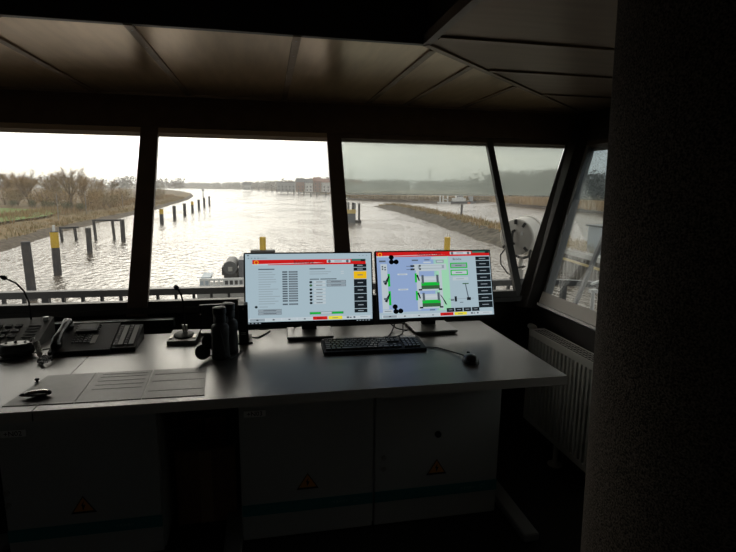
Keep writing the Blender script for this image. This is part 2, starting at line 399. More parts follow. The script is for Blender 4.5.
# tower body and roof outside, so that the cabin stands on something
MB().box((-.12, .2, -3.3), (4.3, 6.0, 6.0)).build('tower_shaft', mat('concrete', (.3, .29, .27), .8, c2=(.24, .23, .22), scale=1), kind=S)
MB().box((-.12, .4, ZT+.32), (6.0, 7.2, .14)).build('roof', mat('roof_felt', (.05, .05, .05), .9), kind=S)
MB().box((-.12, .3, -.16), (6.6, 8.4, .08)).build('balcony_floor', mat('balcony_deck', (.06, .06, .062), .7), kind=S)
HAZE = .0006
# ================================================================== OUTSIDE
def W(px, py, dz=0): return at(px, py, z=WATER+dz)
def water_mat():
    m = mat('muddy_river_water', (.15, .122, .096), .16, spec=.5)
    n, l = m.node_tree.nodes, m.node_tree.links; p = n['Principled BSDF']
    p.inputs['IOR'].default_value = 1.33
    tc = n.new('ShaderNodeTexCoord'); mp = n.new('ShaderNodeMapping'); mp.inputs['Scale'].default_value = (1, .62, 1); mp.inputs['Rotation'].default_value = (0, 0, .5)
    l.new(tc.outputs['Object'], mp.inputs['Vector'])
    a = n.new('ShaderNodeTexNoise'); a.inputs['Scale'].default_value = 1.8; a.inputs['Detail'].default_value = 2.5; a.inputs['Roughness'].default_value = .5
    b = n.new('ShaderNodeTexNoise'); b.inputs['Scale'].default_value = .07; b.inputs['Detail'].default_value = 4; b.inputs['Distortion'].default_value = 1.2
    for q in (a, b): l.new(mp.outputs[0], q.inputs['Vector'])
    bp = n.new('ShaderNodeBump'); bp.inputs['Strength'].default_value = .7; bp.inputs['Distance'].default_value = .3
    l.new(a.outputs['Fac'], bp.inputs['Height'])
    b2 = n.new('ShaderNodeBump'); b2.inputs['Strength'].default_value = .3; b2.inputs['Distance'].default_value = 1.2
    l.new(b.outputs['Fac'], b2.inputs['Height']); l.new(bp.outputs[0], b2.inputs['Normal']); l.new(b2.outputs[0], p.inputs['Normal'])
    cr = n.new('ShaderNodeValToRGB'); cr.color_ramp.elements[0].position = .42; cr.color_ramp.elements[1].position = .6
    cr.color_ramp.elements[0].color = (.06,)*3+(1,); cr.color_ramp.elements[1].color = (.22,)*3+(1,)
    l.new(b.outputs['Fac'], cr.inputs[0]); l.new(cr.outputs[0], p.inputs['Roughness'])
    return m
MB().add([(-2500, -60, WATER), (2500, -60, WATER), (2500, 4500, WATER), (-2500, 4500, WATER)], [(0, 1, 2, 3)]).build('river_water', water_mat(), kind=S)

M_mud = mat('wet_mud_and_stones', (.085, .066, .048), .9, c2=(.16, .128, .095), scale=1.6, bump=1, spec=.08)
M_scrub = mat('brown_scrub', (.28, .195, .10), .95, c2=(.20, .155, .085), scale=.35, spec=.1)
M_reedg = mat('reed_ground', (.23, .165, .09), .95, c2=(.15, .11, .065), scale=.12, spec=.1)
M_green = mat('green_meadow', (.17, .25, .07), .95, c2=(.22, .27, .10), scale=.15, spec=.1)
def land(name, shore, rings, mats, inland):
    """shore: water line points; rings: (inset, height) pairs; inland: closing points far back"""
    n = len(shore); R = []
    for d, h in rings:
        row = []
        for i, p in enumerate(shore):
            a, b = shore[max(i-1, 0)], shore[min(i+1, n-1)]
            t = Vector((b.x-a.x, b.y-a.y, 0)).normalized(); nn = Vector((-t.y, t.x, 0))
            j = random.uniform(-.12, .12)*d
            row.append(Vector((p.x+nn.x*(d+j), p.y+nn.y*(d+j), WATER+h+random.uniform(-.08, .08)*(d > 0))))
        R.append(row)
    mb = MB(); vs_ = [v for r in R for v in r]
    fs, mi = [], []
    for k in range(len(R)-1):
        for i in range(n-1): fs.append((k*n+i, k*n+i+1, (k+1)*n+i+1, (k+1)*n+i)); mi.append(min(k, len(mats)-1))
    mb.add(vs_, fs); mb.m = mi
    o = len(mb.v); h = WATER+rings[-1][1]
    mb.v += [(p[0], p[1], h) for p in inland]
    mb.f.append(tuple(range((len(R)-1)*n, len(R)*n))+tuple(range(o, o+len(inland)))); mb.m.append(len(mats)-1)
    return mb.build(name, mats, kind=S), R
def subdiv(pts, step):
    out = []
    for a, b in zip(pts[:-1], pts[1:]):
        k = max(1, int((b-a).length/step))
        out += [a+(b-a)*(i/k) for i in range(k)]
    return out+[pts[-1]]
def wob(pts, a): return [p+Vector((random.uniform(-a, a), random.uniform(-a, a), 0)) for p in pts]
# left bank with its point
sl_ = [W(*p) for p in [(-140, 330), (-60, 280), (0, 253), (35, 240), (60, 233), (100, 223), (130, 216), (160, 208.5), (180, 202.5), (190, 199), (194, 196), (191, 193.4), (180, 191.3), (165, 190), (120, 188.6)]]
sl_ = wob(subdiv(sl_[:10], 3.5), .35)+sl_[10:]
lb, LR = land('bank_left', sl_, [(-1.5, -.6), (0, 0), (.8, .25), (1.9, .5), (6, 1.2), (14, 1.5)], [M_mud, M_mud, M_mud, M_scrub, M_reedg], [(-420, 700), (-420, 20)])
gp = [at(px, py, z=WATER+1.515) for px, py in [(-60, 231), (0, 222), (20, 219.5), (48, 215.5), (62, 211), (40, 209.5), (0, 208), (-60, 205)]]
MB().add([tuple(p) for p in gp], [tuple(range(len(gp)))]).build('meadow_left', M_green, kind=S)
# far bank ahead, behind the bend
fb = [W(*p) for p in [(400, 196.5), (360, 196), (335, 194.6), (310, 192.6), (285, 191.2), (262, 190), (240, 189.2), (200, 188), (150, 187.2)]]
fb = [Vector((fb[0].x+260, fb[0].y-30, WATER))]+fb+[Vector((-900, fb[-1].y*.9, WATER))]
fb = fb[::-1]
fbo, _ = land('bank_far', [p for p in fb], [(-2, -.5), (0, 0), (4, 1.2), (10, 2)], [M_mud, M_scrub, M_reedg], [(700, 2200), (-900, 2600)])
# far bank on the right, across the harbour
rb_ = [W(*p) for p in [(345, 199.5), (372, 201), (405, 202), (438, 203.2), (475, 203), (492, 201.6), (503, 203), (506, 206), (520, 207), (560, 210), (607, 214), (680, 223)]]
rbo, _ = land('bank_right', subdiv(rb_, 14), [(-2, -.5), (0, 0), (2.5, .8), (6, 1.5)], [M_mud, M_mud, M_scrub], [(420, 140), (420, 900), (60, 520)])
# long stone training wall between the river and the harbour
ta = [W(*p) for p in [(374, 206.5), (400, 213), (430, 222.5), (465, 235), (500, 247), (545, 262), (600, 281)]]
tb = [W(*p) for p in [(384, 203.6), (420, 208), (455, 214), (500, 224), (530, 230), (570, 238.5), (640, 256)]]
ta, tb = subdiv(ta, 2.5), None
mb = MB(); rows = []
for i, p in enumerate(ta):
    a, b = ta[max(i-1, 0)], ta[min(i+1, len(ta)-1)]
    t = (b-a).normalized(); nn = Vector((-t.y, t.x, 0)); k = min(1, .15+i/8.)
    w = 7.5+i*.02
    rows.append([p+nn*(d*k)+Vector((random.uniform(-.3, .3), random.uniform(-.3, .3), h*k+random.uniform(-.12, .12))) for d, h in ((-1.2, -.6), (0, 0), (1.6, .65), (3.0, 1.25), (w*.62, 1.45), (w*.85, .9), (w+1, -.5))])
nn_ = len(rows[0])
mb.add([v for r in rows for v in r], [(i*nn_+k, i*nn_+k+1, (i+1)*nn_+k+1, (i+1)*nn_+k) for i in range(len(rows)-1) for k in range(nn_-1)])
mb.m = [(0, 0, 0, 1, 1, 0)[k] for i in range(len(rows)-1) for k in range(nn_-1)]
mb.build('training_wall', [mat('dark_riprap', (.06, .053, .042), .95, c2=(.16, .14, .11), scale=1.3, bump=1, spec=.05), M_scrub], kind=S)
# distant country under the woods
MB().add([(-1800, 1400, WATER+2), (2400, 600, WATER+2), (2400, 4400, WATER+2), (-1800, 4400, WATER+2)], [(0, 1, 2, 3)]).build('far_country', M_scrub, kind=S)

# ---- grass, reeds and scrub: uncountable
def blades(name, spots, h0, h1, w, m, label, cat, spread=.5, per=3):
    mb = MB(); v, f = [], []
    for p in spots:
        for _ in range(per):
            a = random.uniform(0, PI); x, y = p[0]+random.uniform(-spread, spread), p[1]+random.uniform(-spread, spread)
            h = random.uniform(h0, h1); dx, dy = math.cos(a)*w, math.sin(a)*w; lx_, ly_ = random.uniform(-.3, .3)*h, random.uniform(-.3, .3)*h
            o = len(v); v += [(x-dx, y-dy, p[2]-.05), (x+dx, y+dy, p[2]-.05), (x+lx_, y+ly_, p[2]+h)]; f.append((o, o+1, o+2))
    mb.v, mb.f, mb.m = v, f, [0]*len(f)
    return mb.build(name, m, kind='stuff', label=label, cat=cat, fix=False)
def along(rowA, rowB, n, imax=None):
    out = []; N = imax or len(rowA)-1
    for _ in range(n):
        i = random.randrange(N); t, s_ = random.random(), random.random()
        a = rowA[i].lerp(rowA[i+1], t); b = rowB[i].lerp(rowB[i+1], t); out.append(a.lerp(b, s_))
    return out
M_reed = mat('dry_reed', (.42, .28, .14), .9, c2=(.30, .21, .11), scale=.4, spec=.1)
M_grassy = mat('faded_grass', (.26, .21, .095), .9, c2=(.36, .24, .12), scale=.3, spec=.1)
blades('bank_grass', along(LR[3], LR[5], 6500, len(LR[0])-6), .25, .8, .07, M_grassy, 'faded tufty grass along the left river bank', 'grass')
blades('bank_reed', along(LR[4], LR[5], 2200, len(LR[0])-6), .5, 1.3, .08, M_reed, 'tan dry reed on top of the left river bank', 'reed')
blades('training_wall_grass', [p for i in range(3, len(rows)-1) for p in [rows[i][3].lerp(rows[i][4], random.random())+Vector((random.uniform(-1.2, 1.2), random.uniform(-1.2, 1.2), 0)) for _ in range(16)]], .25, .85, .09, M_grassy, 'brown grass growing along the top of the stone training wall', 'grass')
rr = subdiv([W(*p)+Vector((0, 3, 1.2)) for p in [(508, 206), (530, 207), (560, 210), (607, 214), (680, 223)]], 2)
blades('harbour_reed', [p+Vector((random.uniform(-2, 6), random.uniform(0, 12), 0)) for p in rr for _ in range(42)], 1.6, 3.0, .18, mat('golden_reed', (.42, .29, .15), .9, c2=(.33, .23, .12), scale=.2, spec=.1), 'golden reed belt on the far shore of the harbour', 'reed', spread=1.5)
blades('far_right_scrub', [p+Vector((random.uniform(-3, 3), random.uniform(1, 8), 1.3)) for p in subdiv(rb_[:6], 2) for _ in range(16)], .8, 2.2, .35, M_scrub, 'low brown scrub along the harbour bank beyond the training wall', 'scrub', spread=2)

# ---- woods far away: belts of crowns nobody could count
def crown(mb, c, rx_, rz_, n, size, mi=0):
    for _ in range(n):
        while True:
            p = Vector((random.uniform(-1, 1), random.uniform(-1, 1), random.uniform(-1, 1)))
            if p.length < 1: break
        q = Vector((c[0]+p.x*rx_, c[1]+p.y*rx_, c[2]+p.z*rz_)); s_ = size*random.uniform(.5, 1.3)
        a, b = Vector((random.uniform(-1, 1), random.uniform(-1, 1), random.uniform(-1, 1)))*s_, Vector((random.uniform(-1, 1), random.uniform(-1, 1), random.uniform(-1, 1)))*s_
        mb.add([q, q+a, q+b], [(0, 1, 2)], mi)
def wood_belt(name, m, label, pts, hmin, hmax, n, size, per=70, base=2):
    mb = MB()
    for _ in range(n):
        i = random.randrange(len(pts)-1); p = Vector(pts[i]).lerp(Vector(pts[i+1]), random.random())
        h = random.uniform(hmin, hmax); p = p+Vector((random.uniform(-10, 10), random.uniform(-5, 45), 0))
        crown(mb, (p.x, p.y, WATER+base+h*.5), h*.5, h*.52, per, size)
    return mb.build(name, m, kind='stuff', label=label, cat='woodland', fix=False)
M_farwood = mat('far_bare_wood', (.12, .10, .075), .95, c2=(.155, .125, .085), scale=.03, spec=.1)
M_dkwood = mat('dark_wood', (.05, .055, .045), .95, c2=(.075, .075, .06), scale=.05, spec=.1)
fa = []
for px in range(140, 352, 6):
    yy = 187.0+max(0, (px-150)/250)**1.6*11; p = W(px, min(max(yy, 187.2+(px-150)*.012), 195)); fa.append(Vector((p.x, p.y+18, 0)))
wood_belt('far_woods', M_farwood, 'hazy wooded bank at the bend of the river', fa, 9, 14, 420, 2.2)
wood_belt('horizon_woods', M_dkwood, 'long pale line of woods on the horizon beyond the harbour', [(120, 820, 0), (330, 760, 0), (520, 640, 0), (700, 460, 0)], 14, 20, 190, 3.4, per=80)
wood_belt('harbour_woods', M_dkwood, 'taller dark clump of trees above the golden reed', [at(505, 200, y=330), at(545, 200, y=320), at(560, 200, y=310)], 13, 19, 26, 2.0, per=260)
wood_belt('harbour_thicket', M_dkwood, 'dark thicket seen through the side window', [at(572, 200, y=250), at(600, 200, y=240), at(690, 200, y=180)], 11, 17, 34, 1.6, per=220)
wood_belt('far_left_woods', M_farwood, 'low hazy woods far behind the left bank trees', [(-560, 620, 0), (-330, 640, 0), (-170, 640, 0), (-90, 620, 0)], 10, 15, 90, 2.2)

# ---- bare trees and bushes on the left bank, each one on its own
M_bark = mat('bare_bark', (.19, .14, .09), .9, c2=(.24, .175, .11), scale=3, spec=.1)
M_twig = mat('autumn_twigs', (.34, .225, .105), .9, c2=(.40, .28, .14), scale=.6, spec=.1)
M_twig2 = mat('olive_twigs', (.26, .21, .10), .9, c2=(.33, .24, .12), scale=.6, spec=.1)
M_ever = mat('evergreen_bramble', (.09, .11, .055), .9, c2=(.14, .14, .07), scale=.6, spec=.1)
def branchy(h, seed, spread=.5, twigm=M_twig, twn=900, name='bare_tree'):
    rnd = random.Random(seed); br, tw = MB(), MB(); segs = []
    def grow(p, d, l, r, lev):
        q = p+d*l; br.cyl(p, q, r, r*.55, n=4)
        if lev < 3: segs.append((p, q))
        if lev == 0: return
        for _ in range(rnd.choice((3, 4))):
            e = (d*1.0+Vector((rnd.uniform(-1, 1), rnd.uniform(-1, 1), rnd.uniform(-.1, .55)))*spread*1.5).normalized()
            grow(p+d*l*rnd.uniform(.3, 1), e, l*rnd.uniform(.55, .82), r*.52, lev-1)
    for k in range(rnd.choice((2, 3))):
        grow(Vector((rnd.uniform(-.4, .4), rnd.uniform(-.4, .4), -.1)), Vector((rnd.uniform(-.35, .35), rnd.uniform(-.35, .35), 1)).normalized(), h*rnd.uniform(.30, .38), h*.012, 3)
    for _ in range(twn):
        p, q = segs[rnd.randrange(len(segs))]; a = p.lerp(q, rnd.uniform(.1, 1)); d = ((q-p).normalized()*.8+Vector((rnd.uniform(-1, 1), rnd.uniform(-1, 1), rnd.uniform(-.2, .9)))).normalized()*h*rnd.uniform(.06, .15)
        s_ = d.orthogonal().normalized()*h*.0028
        tw.add([a-s_, a+s_, a+d], [(0, 1, 2)])
    t = thing(name, '', 'tree'); br.build('trunk', M_bark, t, fix=False); tw.build('twig_crown', twigm, t, fix=False); return t
def bush(h, seed, m, name='bare_bush', n=1500):
    rnd = random.Random(seed); random.seed(seed); br, tw = MB(), MB()
    for _ in range(9):
        a = rnd.uniform(0, 2*PI); br.tube([(0, 0, -.1), (math.cos(a)*h*.2, math.sin(a)*h*.2, h*.4), (math.cos(a)*h*.4, math.sin(a)*h*.4, h*rnd.uniform(.6, .95))], [h*.014, h*.01, h*.004], n=4)
    for _ in range(6):
        crown(tw, (rnd.uniform(-.4, .4)*h, rnd.uniform(-.4, .4)*h, h*rnd.uniform(.32, .62)), h*.36, h*.34, n//6, h*.05)
    t = thing(name, '', 'bush'); br.build('stem', M_bark, t, fix=False); tw.build('twig_crown', m, t, fix=False); return t
def plant(maker, spots):
    for i, (px, py, h, lab) in enumerate(spots):
        p = at(px, py, z=WATER+1.5)
        t = maker(h, 100+i*7+int(px))
        t.location = p; t.rotation_euler = (0, 0, i*1.3); t['label'] = lab
def mk_tree(h, s): return branchy(h, s, .5, M_twig, 1500)
def mk_tree2(h, s): return branchy(h, s, .62, M_twig2, 1900, 'bushy_bare_tree')
plant(mk_tree, [(31, 206, 11.5, 'tall spreading bare tree in the left bank thicket, above the green meadow'), (73, 209, 12.5, 'tallest bare tree with twin tops on the left bank'),
                (84, 205, 10.5, 'bare tree leaning right of the tallest one on the left bank'), (48, 203, 11, 'slim bare tree between the two tall left bank trees'),
                (12, 203, 12, 'bare tree at the left edge of the view behind the meadow'), (97, 200, 10, 'last bare tree of the left bank thicket towards the window post')])
plant(mk_tree2, [(-12, 204, 11, 'bushy bare tree cut by the left edge of the photo'), (22, 200, 12, 'bushy bare tree behind the spreading one on the left bank'), (60, 202, 11, 'bushy bare tree in the middle of the left bank thicket'), (112, 197, 10, 'low bushy bare tree nearest the window post on its left side')])
def mk_b1(h, s): return bush(h, s, M_twig)
def mk_b2(h, s): return bush(h, s, M_twig2, 'olive_bush')
def mk_b3(h, s): return bush(h, s, M_ever, 'bramble_bush')
plant(mk_b1, [(5, 205, 4.4, 'russet bush at the meadow edge by the left border of the view'), (44, 207, 4.8, 'russet bush in front of the slim bare tree'), (66, 208, 4.6, 'russet bush left of the twin topped tree'), (90, 208, 4.5, 'russet bush under the leaning bare tree'), (104, 206, 4.4, 'russet bush by the pale post on the bank'), (119, 204, 4.5, 'russet bush left of the window post near the bank')])
plant(mk_b2, [(18, 205.5, 4.2, 'olive bush behind the green meadow'), (56, 206, 5, 'olive bush in the middle of the thicket'), (97, 204, 5, 'olive bush behind the russet ones on the left bank'), (126, 202, 5, 'olive bush touching the window post in the view'), (110, 208, 3.4, 'small olive bush low on the left bank'), (158, 199, 5, 'dark green bush on the point of land right of the window post')])
plant(mk_b3, [(30, 207.5, 1.9, 'dark green bramble at the right end of the meadow'), (50, 209.5, 2.0, 'dark green bramble below the slim tree'), (66, 210.5, 2.0, 'dark green bramble under the tallest tree'), (80, 211, 1.9, 'dark green bramble farthest right along the thicket foot'), (12, 207, 1.8, 'dark green bramble farthest left along the thicket foot')])
random.seed(11)
M_polewood = mat('weathered_pole', (.30, .27, .23), .8)
for px, py, hh, lab in ((58.5, 219, 3.6, 'thin weathered pole on the bank below the tallest tree'), (86.5, 213, 3.8, 'thin weathered pole on the bank right of the tallest tree'), (123, 207, 2.6, 'short thin pole on the bank beside the window post')):
    p = at(px, py, z=WATER+1.4); t = thing('marker_pole', lab, 'pole', p)
    MB().cyl((0, 0, -.2), (0, 0, hh), .07, .05, n=8).build('shaft', M_polewood, t); MB().cyl((0, 0, hh), (0, 0, hh+.08), .075, n=8).build('cap', M_polewood, t)

# ---- mooring piles
M_pile = mat('dark_steel_pile', (.05, .048, .052), .7, c2=(.075, .068, .062), scale=2, spec=.3)
M_yel = mat('yellow_paint', (.72, .46, .03), .6, c2=(.62, .40, .04), scale=3)
M_pwht = mat('reflector_white', (.7, .7, .68), .5)
def pile(px, py, top, r, lab, yellow=0, light=False, group=None, name='mooring_pile', lean=0):
    p = W(px, py); d = (p-CAM).length
    h = (py-top)*d/FPX*1.0
    t = thing(name, lab, 'pile', p, 0, group)
    MB().cyl((0, 0, -1.5), (lean, 0, h-yellow), r, n=14).build('shaft', M_pile, t, smooth=True)
    if yellow: MB().cyl((lean*.98, 0, h-yellow), (lean, 0, h), r*1.03, n=14).build('yellow_band', M_yel, t, smooth=True)
    MB().cyl((lean, 0, h), (lean, 0, h+.06), r*1.02, r*.9, n=14).build('cap', M_pile, t)
    if light:
        q = MB().cyl((lean, 0, h+.06), (lean, 0, h+.5), .09, n=8); q.build('lantern', M_pwht, t)
    return t
pile(33.5, 300, 252, .235, 'thick dark pile standing nearest the left end of the railing', lean=-.1)
pile(58, 275, 238.5, .26, 'pile with yellow painted top and small white lantern', yellow=1.1, light=True)
pile(90, 253, 231.5, .24, 'plain dark pile between the yellow topped one and the timber frame')
pile(123.5, 241, 222, .25, 'dark pile at the right end of the timber frame')
pr_ = [(162, 224, 210.5, True), (174.7, 219, 207, False), (184.9, 215.5, 204.5, False), (192.6, 212, 202.3, True), (199, 209.5, 200.5, False), (204.4, 207, 198.5, False), (209.5, 205.5, 197, False)]
ordn = ['nearest', 'second', 'third', 'fourth', 'fifth', 'sixth', 'farthest']
for k, (a, b, c, yl) in enumerate(pr_):
    pile(a, b, c, .33, '%s dark pile%s of the row in midstream beside the window post' % (ordn[k], ' with pale top' if yl else ''), yellow=.8 if yl else 0, group='row of midstream piles')
bp = W(203.6, 206.5); b = thing('beacon_mast', 'thin mast with a small topmark behind the midstream piles', 'mast', bp)
MB().cyl((0, 0, -1), (0, 0, 5.0), .12, n=8).build('pole', M_pile, b); MB().box((0, 0, 5.1), (.7, .3, .35)).build('topmark', M_pile, b)
fr = thing('timber_frame', 'low timber fender frame with four legs beside the left bank piles', 'frame', W(96, 240))
o_ = fr.location; tops = []
for px, py in ((63, 241), (77, 240), (96.5, 240), (115, 239.5)):
    p = W(px, py)-o_; hh = 2.3 if px > 80 else 1.5; tops.append((p, hh))
    MB().cyl(p+Vector((0, 0, -1.4)), p+Vector((-.15, 0, hh)), .17, n=8).build('leg', M_pile, fr)
MB().bar(tops[2][0]+Vector((-.3, 0, 2.3)), tops[3][0]+Vector((1.0, 0, 2.3)), .3, .22).build('beam', M_pile, fr)
MB().bar(tops[0][0]+Vector((-.3, 0, 1.5)), tops[1][0]+Vector((.3, 0, 1.5)), .3, .22).build('beam', M_pile, fr)
# two yellow posts on low dolphin heads ahead
for px, lab, wd in ((263.2, 'yellow marker post rising behind the left monitor', 1.3), (446.5, 'yellow marker post rising behind the right monitor', 1.0)):
    p = W(px, 262); t = thing('marker_post', lab, 'post', p)
    k = (p-CAM).length/FPX
    MB().cyl((0, 0, -1.5), (0, 0, 12*k), .3, n=14).build('pile', M_pile, t, smooth=True)
    MB().cyl((0, 0, 12*k), (0, 0, 24.5*k), .27, n=14).build('yellow_tube', M_yel, t, smooth=True)
    for s_ in (-1, 1): MB().box((s_*wd*.48, 0, 10.6*k), (wd*.62, .8, .28)).build('cap_plate', mat('galvanised_cap', (.2, .2, .19), .6), t)
    for s_ in (-.1, .1): MB().cyl((s_, 0, 24.5*k), (s_, 0, 28*k), .025, n=6).build('antenna', M_pwht, t)
    MB().box((0, 0, 10.2*k), (wd*1.6, .9, .25)).build('head_beam', M_pile, t)
# dolphin cluster right of the middle post
dl = thing('mooring_dolphin', 'cluster of tall piles with a yellow fender panel beside the third window post', 'dolphin', W(352, 222.5))
kd = (Vector(dl.location)-CAM).length/FPX
for i, (dx, dy) in enumerate(((-9.5, 1.2), (-6, .2), (-2.8, 1.0), (.8, .1), (3.6, 1.1), (7.4, .3))):
    MB().cyl((dx*kd, dy, -1.2), (dx*kd, dy, (20.5-i*.35)*kd), .22, n=10).build('pile', M_pile if i % 2 else mat('bleached_pile', (.28, .27, .26), .7), dl, smooth=True)
MB().box((-3*kd, -.35, 4.5*kd), (11*kd, .5, 9*kd)).build('fender_wall', mat('grey_fender', (.13, .135, .14), .7), dl)
for i in range(4): MB().box(((-7+i*2.9)*kd, -.66, 11*kd), (2.7*kd, .14, 4.0*kd)).build('yellow_panel', mat('pale_yellow', (.58, .43, .14), .7), dl)
MB().box((6*kd, -.1, 1.2*kd), (6*kd, .9, 2.4*kd)).build('foot_block', M_pile, dl)
# piles of the far quay
for k, (px, py) in enumerate([(252, 191.2), (259, 191.6), (266, 192), (272, 192.5), (277, 193), (281, 193.4), (288, 194.2), (294, 195), (299, 195.4), (304, 195.8), (311, 196.6), (317, 196.4), (326, 196)]):
    pile(px, py, py-4.2, .42, '%s small pile from the left in the row before the far bank houses' % ('first', 'second', 'third', 'fourth', 'fifth', 'sixth', 'seventh', 'eighth', 'ninth', 'tenth', 'eleventh', 'twelfth', 'last')[k], group='far quay piles', name='quay_pile')
fq = thing('far_jetty', 'low dark jetty deck running along the far bank below the houses', 'jetty', W(316, 193.6))
MB().box((0, 0, 1.1), (34, 2.5, .5)).build('deck', M_pile, fq)
for i in range(6): MB().cyl((-15+i*6, 0, -1), (-15+i*6, 0, 1), .3, n=6).build('leg', M_pile, fq)

# ---- houses on the far bank
M_hw = [mat('house_render_white', (.55, .54, .52), .8), mat('house_brick', (.24, .13, .09), .85), mat('house_grey', (.3, .3, .3), .8)]
M_roof = [mat('roof_tile_red', (.22, .09, .06), .8), mat('roof_slate', (.09, .09, .095), .7)]
M_hwin = mat('house_window', (.05, .055, .06), .3)
def house(px, py, w, h, wall, roof, lab, flat=False, dist=None):
    p = at(px, py, y=(dist or 470)); p.z = WATER+2
    t = thing('far_house', lab, 'house', p)
    MB().box((0, 0, h/2), (w, 9, h)).build('wall', wall, t)
    if flat: MB().box((0, 0, h+.25), (w+.6, 9.6, .5)).build('roof', roof, t)
    else:
        MB().prism([(-w/2-.4, -4.9, h), (-w/2-.4, 4.9, h), (-w/2-.4, 0, h+3.6)], (w+.8, 0, 0)).build('roof', roof, t)
        MB().box((w*.25, .5, h+3.2), (.8, .8, 2)).build('chimney', M_hw[1], t)
    nx = max(2, int(w/3.2)); nz_ = max(1, int(h/2.9))
    for i in range(nx):
        for j in range(nz_):
            MB().box((-w/2+w*(i+.5)/nx, -4.52, 1.6+j*2.8), (1.2, .1, 1.4)).build('window', M_hwin, t)
house(286, 188, 16, 8, M_hw[2], M_roof[1], 'wide grey flat roofed block on the far bank', True)
house(300.2, 188, 6.8, 8.5, M_hw[1], M_roof[1], 'dark brick house beside the wide grey block')
house(308.6, 188, 6.6, 8, M_hw[0], M_roof[1], 'white rendered house left of the red gabled one')
house(317, 188, 6.8, 9.5, M_hw[1], M_roof[0], 'red brick house with high red gable on the far bank')
house(325.8, 188, 7.4, 8.5, M_hw[0], M_roof[0], 'white house with red roof next to the middle window post')
house(247, 187, 9, 5.5, M_hw[0], M_roof[1], 'small white boathouse alone on the far bank', dist=620)
house(355, 190, 12, 8, M_hw[0], M_roof[0], 'pale house seen just right of the middle window post', dist=480)
# ---- craft moored across the harbour
M_hull = mat('dark_hull', (.03, .035, .045), .5); M_shipw = mat('ship_white', (.66, .66, .65), .5)
p = W(459, 203.4); k = (p-CAM).length/FPX
s_ = thing('work_boat', 'white work boat with dark hull moored at the harbour bank', 'boat', p, .0)
MB().hexa([Vector(v)*k for v in ((-9, -2, -1), (7, -2, -1), (9, 0, -1), (7, 2, -1), (-9, 2, -1))], [Vector(v)*k for v in ((-9.5, -3, 1.8), (8, -3, 2.1), (11, 0, 2.6), (8, 3, 2.1), (-9.5, 3, 1.8))]).build('hull', M_hull, s_)
MB().box((-.5*k, 0, 3.4*k), (13*k, 4*k, 3*k)).build('deckhouse', M_shipw, s_)
wh = MB().box((0, 0, 6.2*k), (7*k, 3.4*k, 2.8*k)).build('wheelhouse', M_shipw, s_)
for i in range(4): MB().box(((-2.4+i*1.6)*k, -1.75*k, 6.6*k), (1.1*k, .1*k, 1.1*k)).build('window', M_hwin, wh)
MB().cyl((0, 0, 7.6*k), (0, 0, 10.5*k), .2*k, n=6).build('mast', M_shipw, s_)
MB().box((9.2*k, -1*k, .4*k), (3.4*k, 2*k, 1.6*k)).build('orange_fender', mat('orange', (.6, .2, .08), .6), s_)
p = W(444, 203.6); s_ = thing('white_pontoon', 'white lattice pontoon with twin frames left of the work boat', 'pontoon', p)
MB().box((0, 0, .6*k), (12*k, 4*k, 2*k)).build('float', M_shipw, s_)
for dx in (-4, -1, 3.5): MB().box((dx*k, 0, 5*k), (1.1*k, 1*k, 7.5*k)).build('tower', M_shipw, s_)
MB().box((-2.5*k, 0, 8.4*k), (5*k, 1*k, 1*k)).build('crossbeam', M_shipw, s_)
MB().box((1.5*k, 0, 4*k), (5*k, 1*k, .8*k)).build('gangway', M_shipw, s_)
p = W(471, 203); s_ = thing('small_barge', 'small grey barge moored behind the work boat', 'boat', p)
MB().hexa([Vector(v)*k for v in ((-4, -2, -.5), (4, -2, -.5), (4, 2, -.5), (-4, 2, -.5))], [Vector(v)*k for v in ((-4.6, -2.4, 2), (5, -2.4, 2), (5, 2.4, 2), (-4.6, 2.4, 2))]).build('hull', M_hull, s_)
MB().box((-.5*k, 0, 4.4*k), (4*k, 3*k, 4.6*k)).build('cabin', mat('barge_grey', (.35, .37, .4), .6), s_)
pile(461.4, 214.3, 205, .28, 'lone thin stake standing in the harbour water', name='harbour_stake')
# ---- wind turbines far away
for px, py, d, lab in ((351, 172, 900, 'faint wind turbine nearest the middle window post'), (430, 170.5, 880, 'faint wind turbine in the middle of the third window'), (462, 170.5, 860, 'faint wind turbine left of the thin mullion')):
    hub = at(px, py, y=d); t = thing('wind_turbine', lab, 'turbine', (hub.x, hub.y, WATER+2)); z = hub.z-WATER-2
    MB().cyl((0, 0, 0), (0, 0, z), 1.4, .8, n=10).build('tower', M_shipw, t)
    MB().box((0, -.5, z), (1.8, 4, 1.8)).build('nacelle', M_shipw, t)
    for j in range(3):
        a = j*2*PI/3+px; d_ = Vector((math.sin(a), 0, math.cos(a))); o2 = Vector((math.cos(a), 0, -math.sin(a)))
        MB().prism([Vector((0, -2.8, z))-o2*.5, Vector((0, -2.8, z))+d_*13-o2*.12, Vector((0, -2.8, z))+d_*13+o2*.12, Vector((0, -2.8, z))+o2*.7], (0, .25, 0)).build('blade', M_shipw, t)
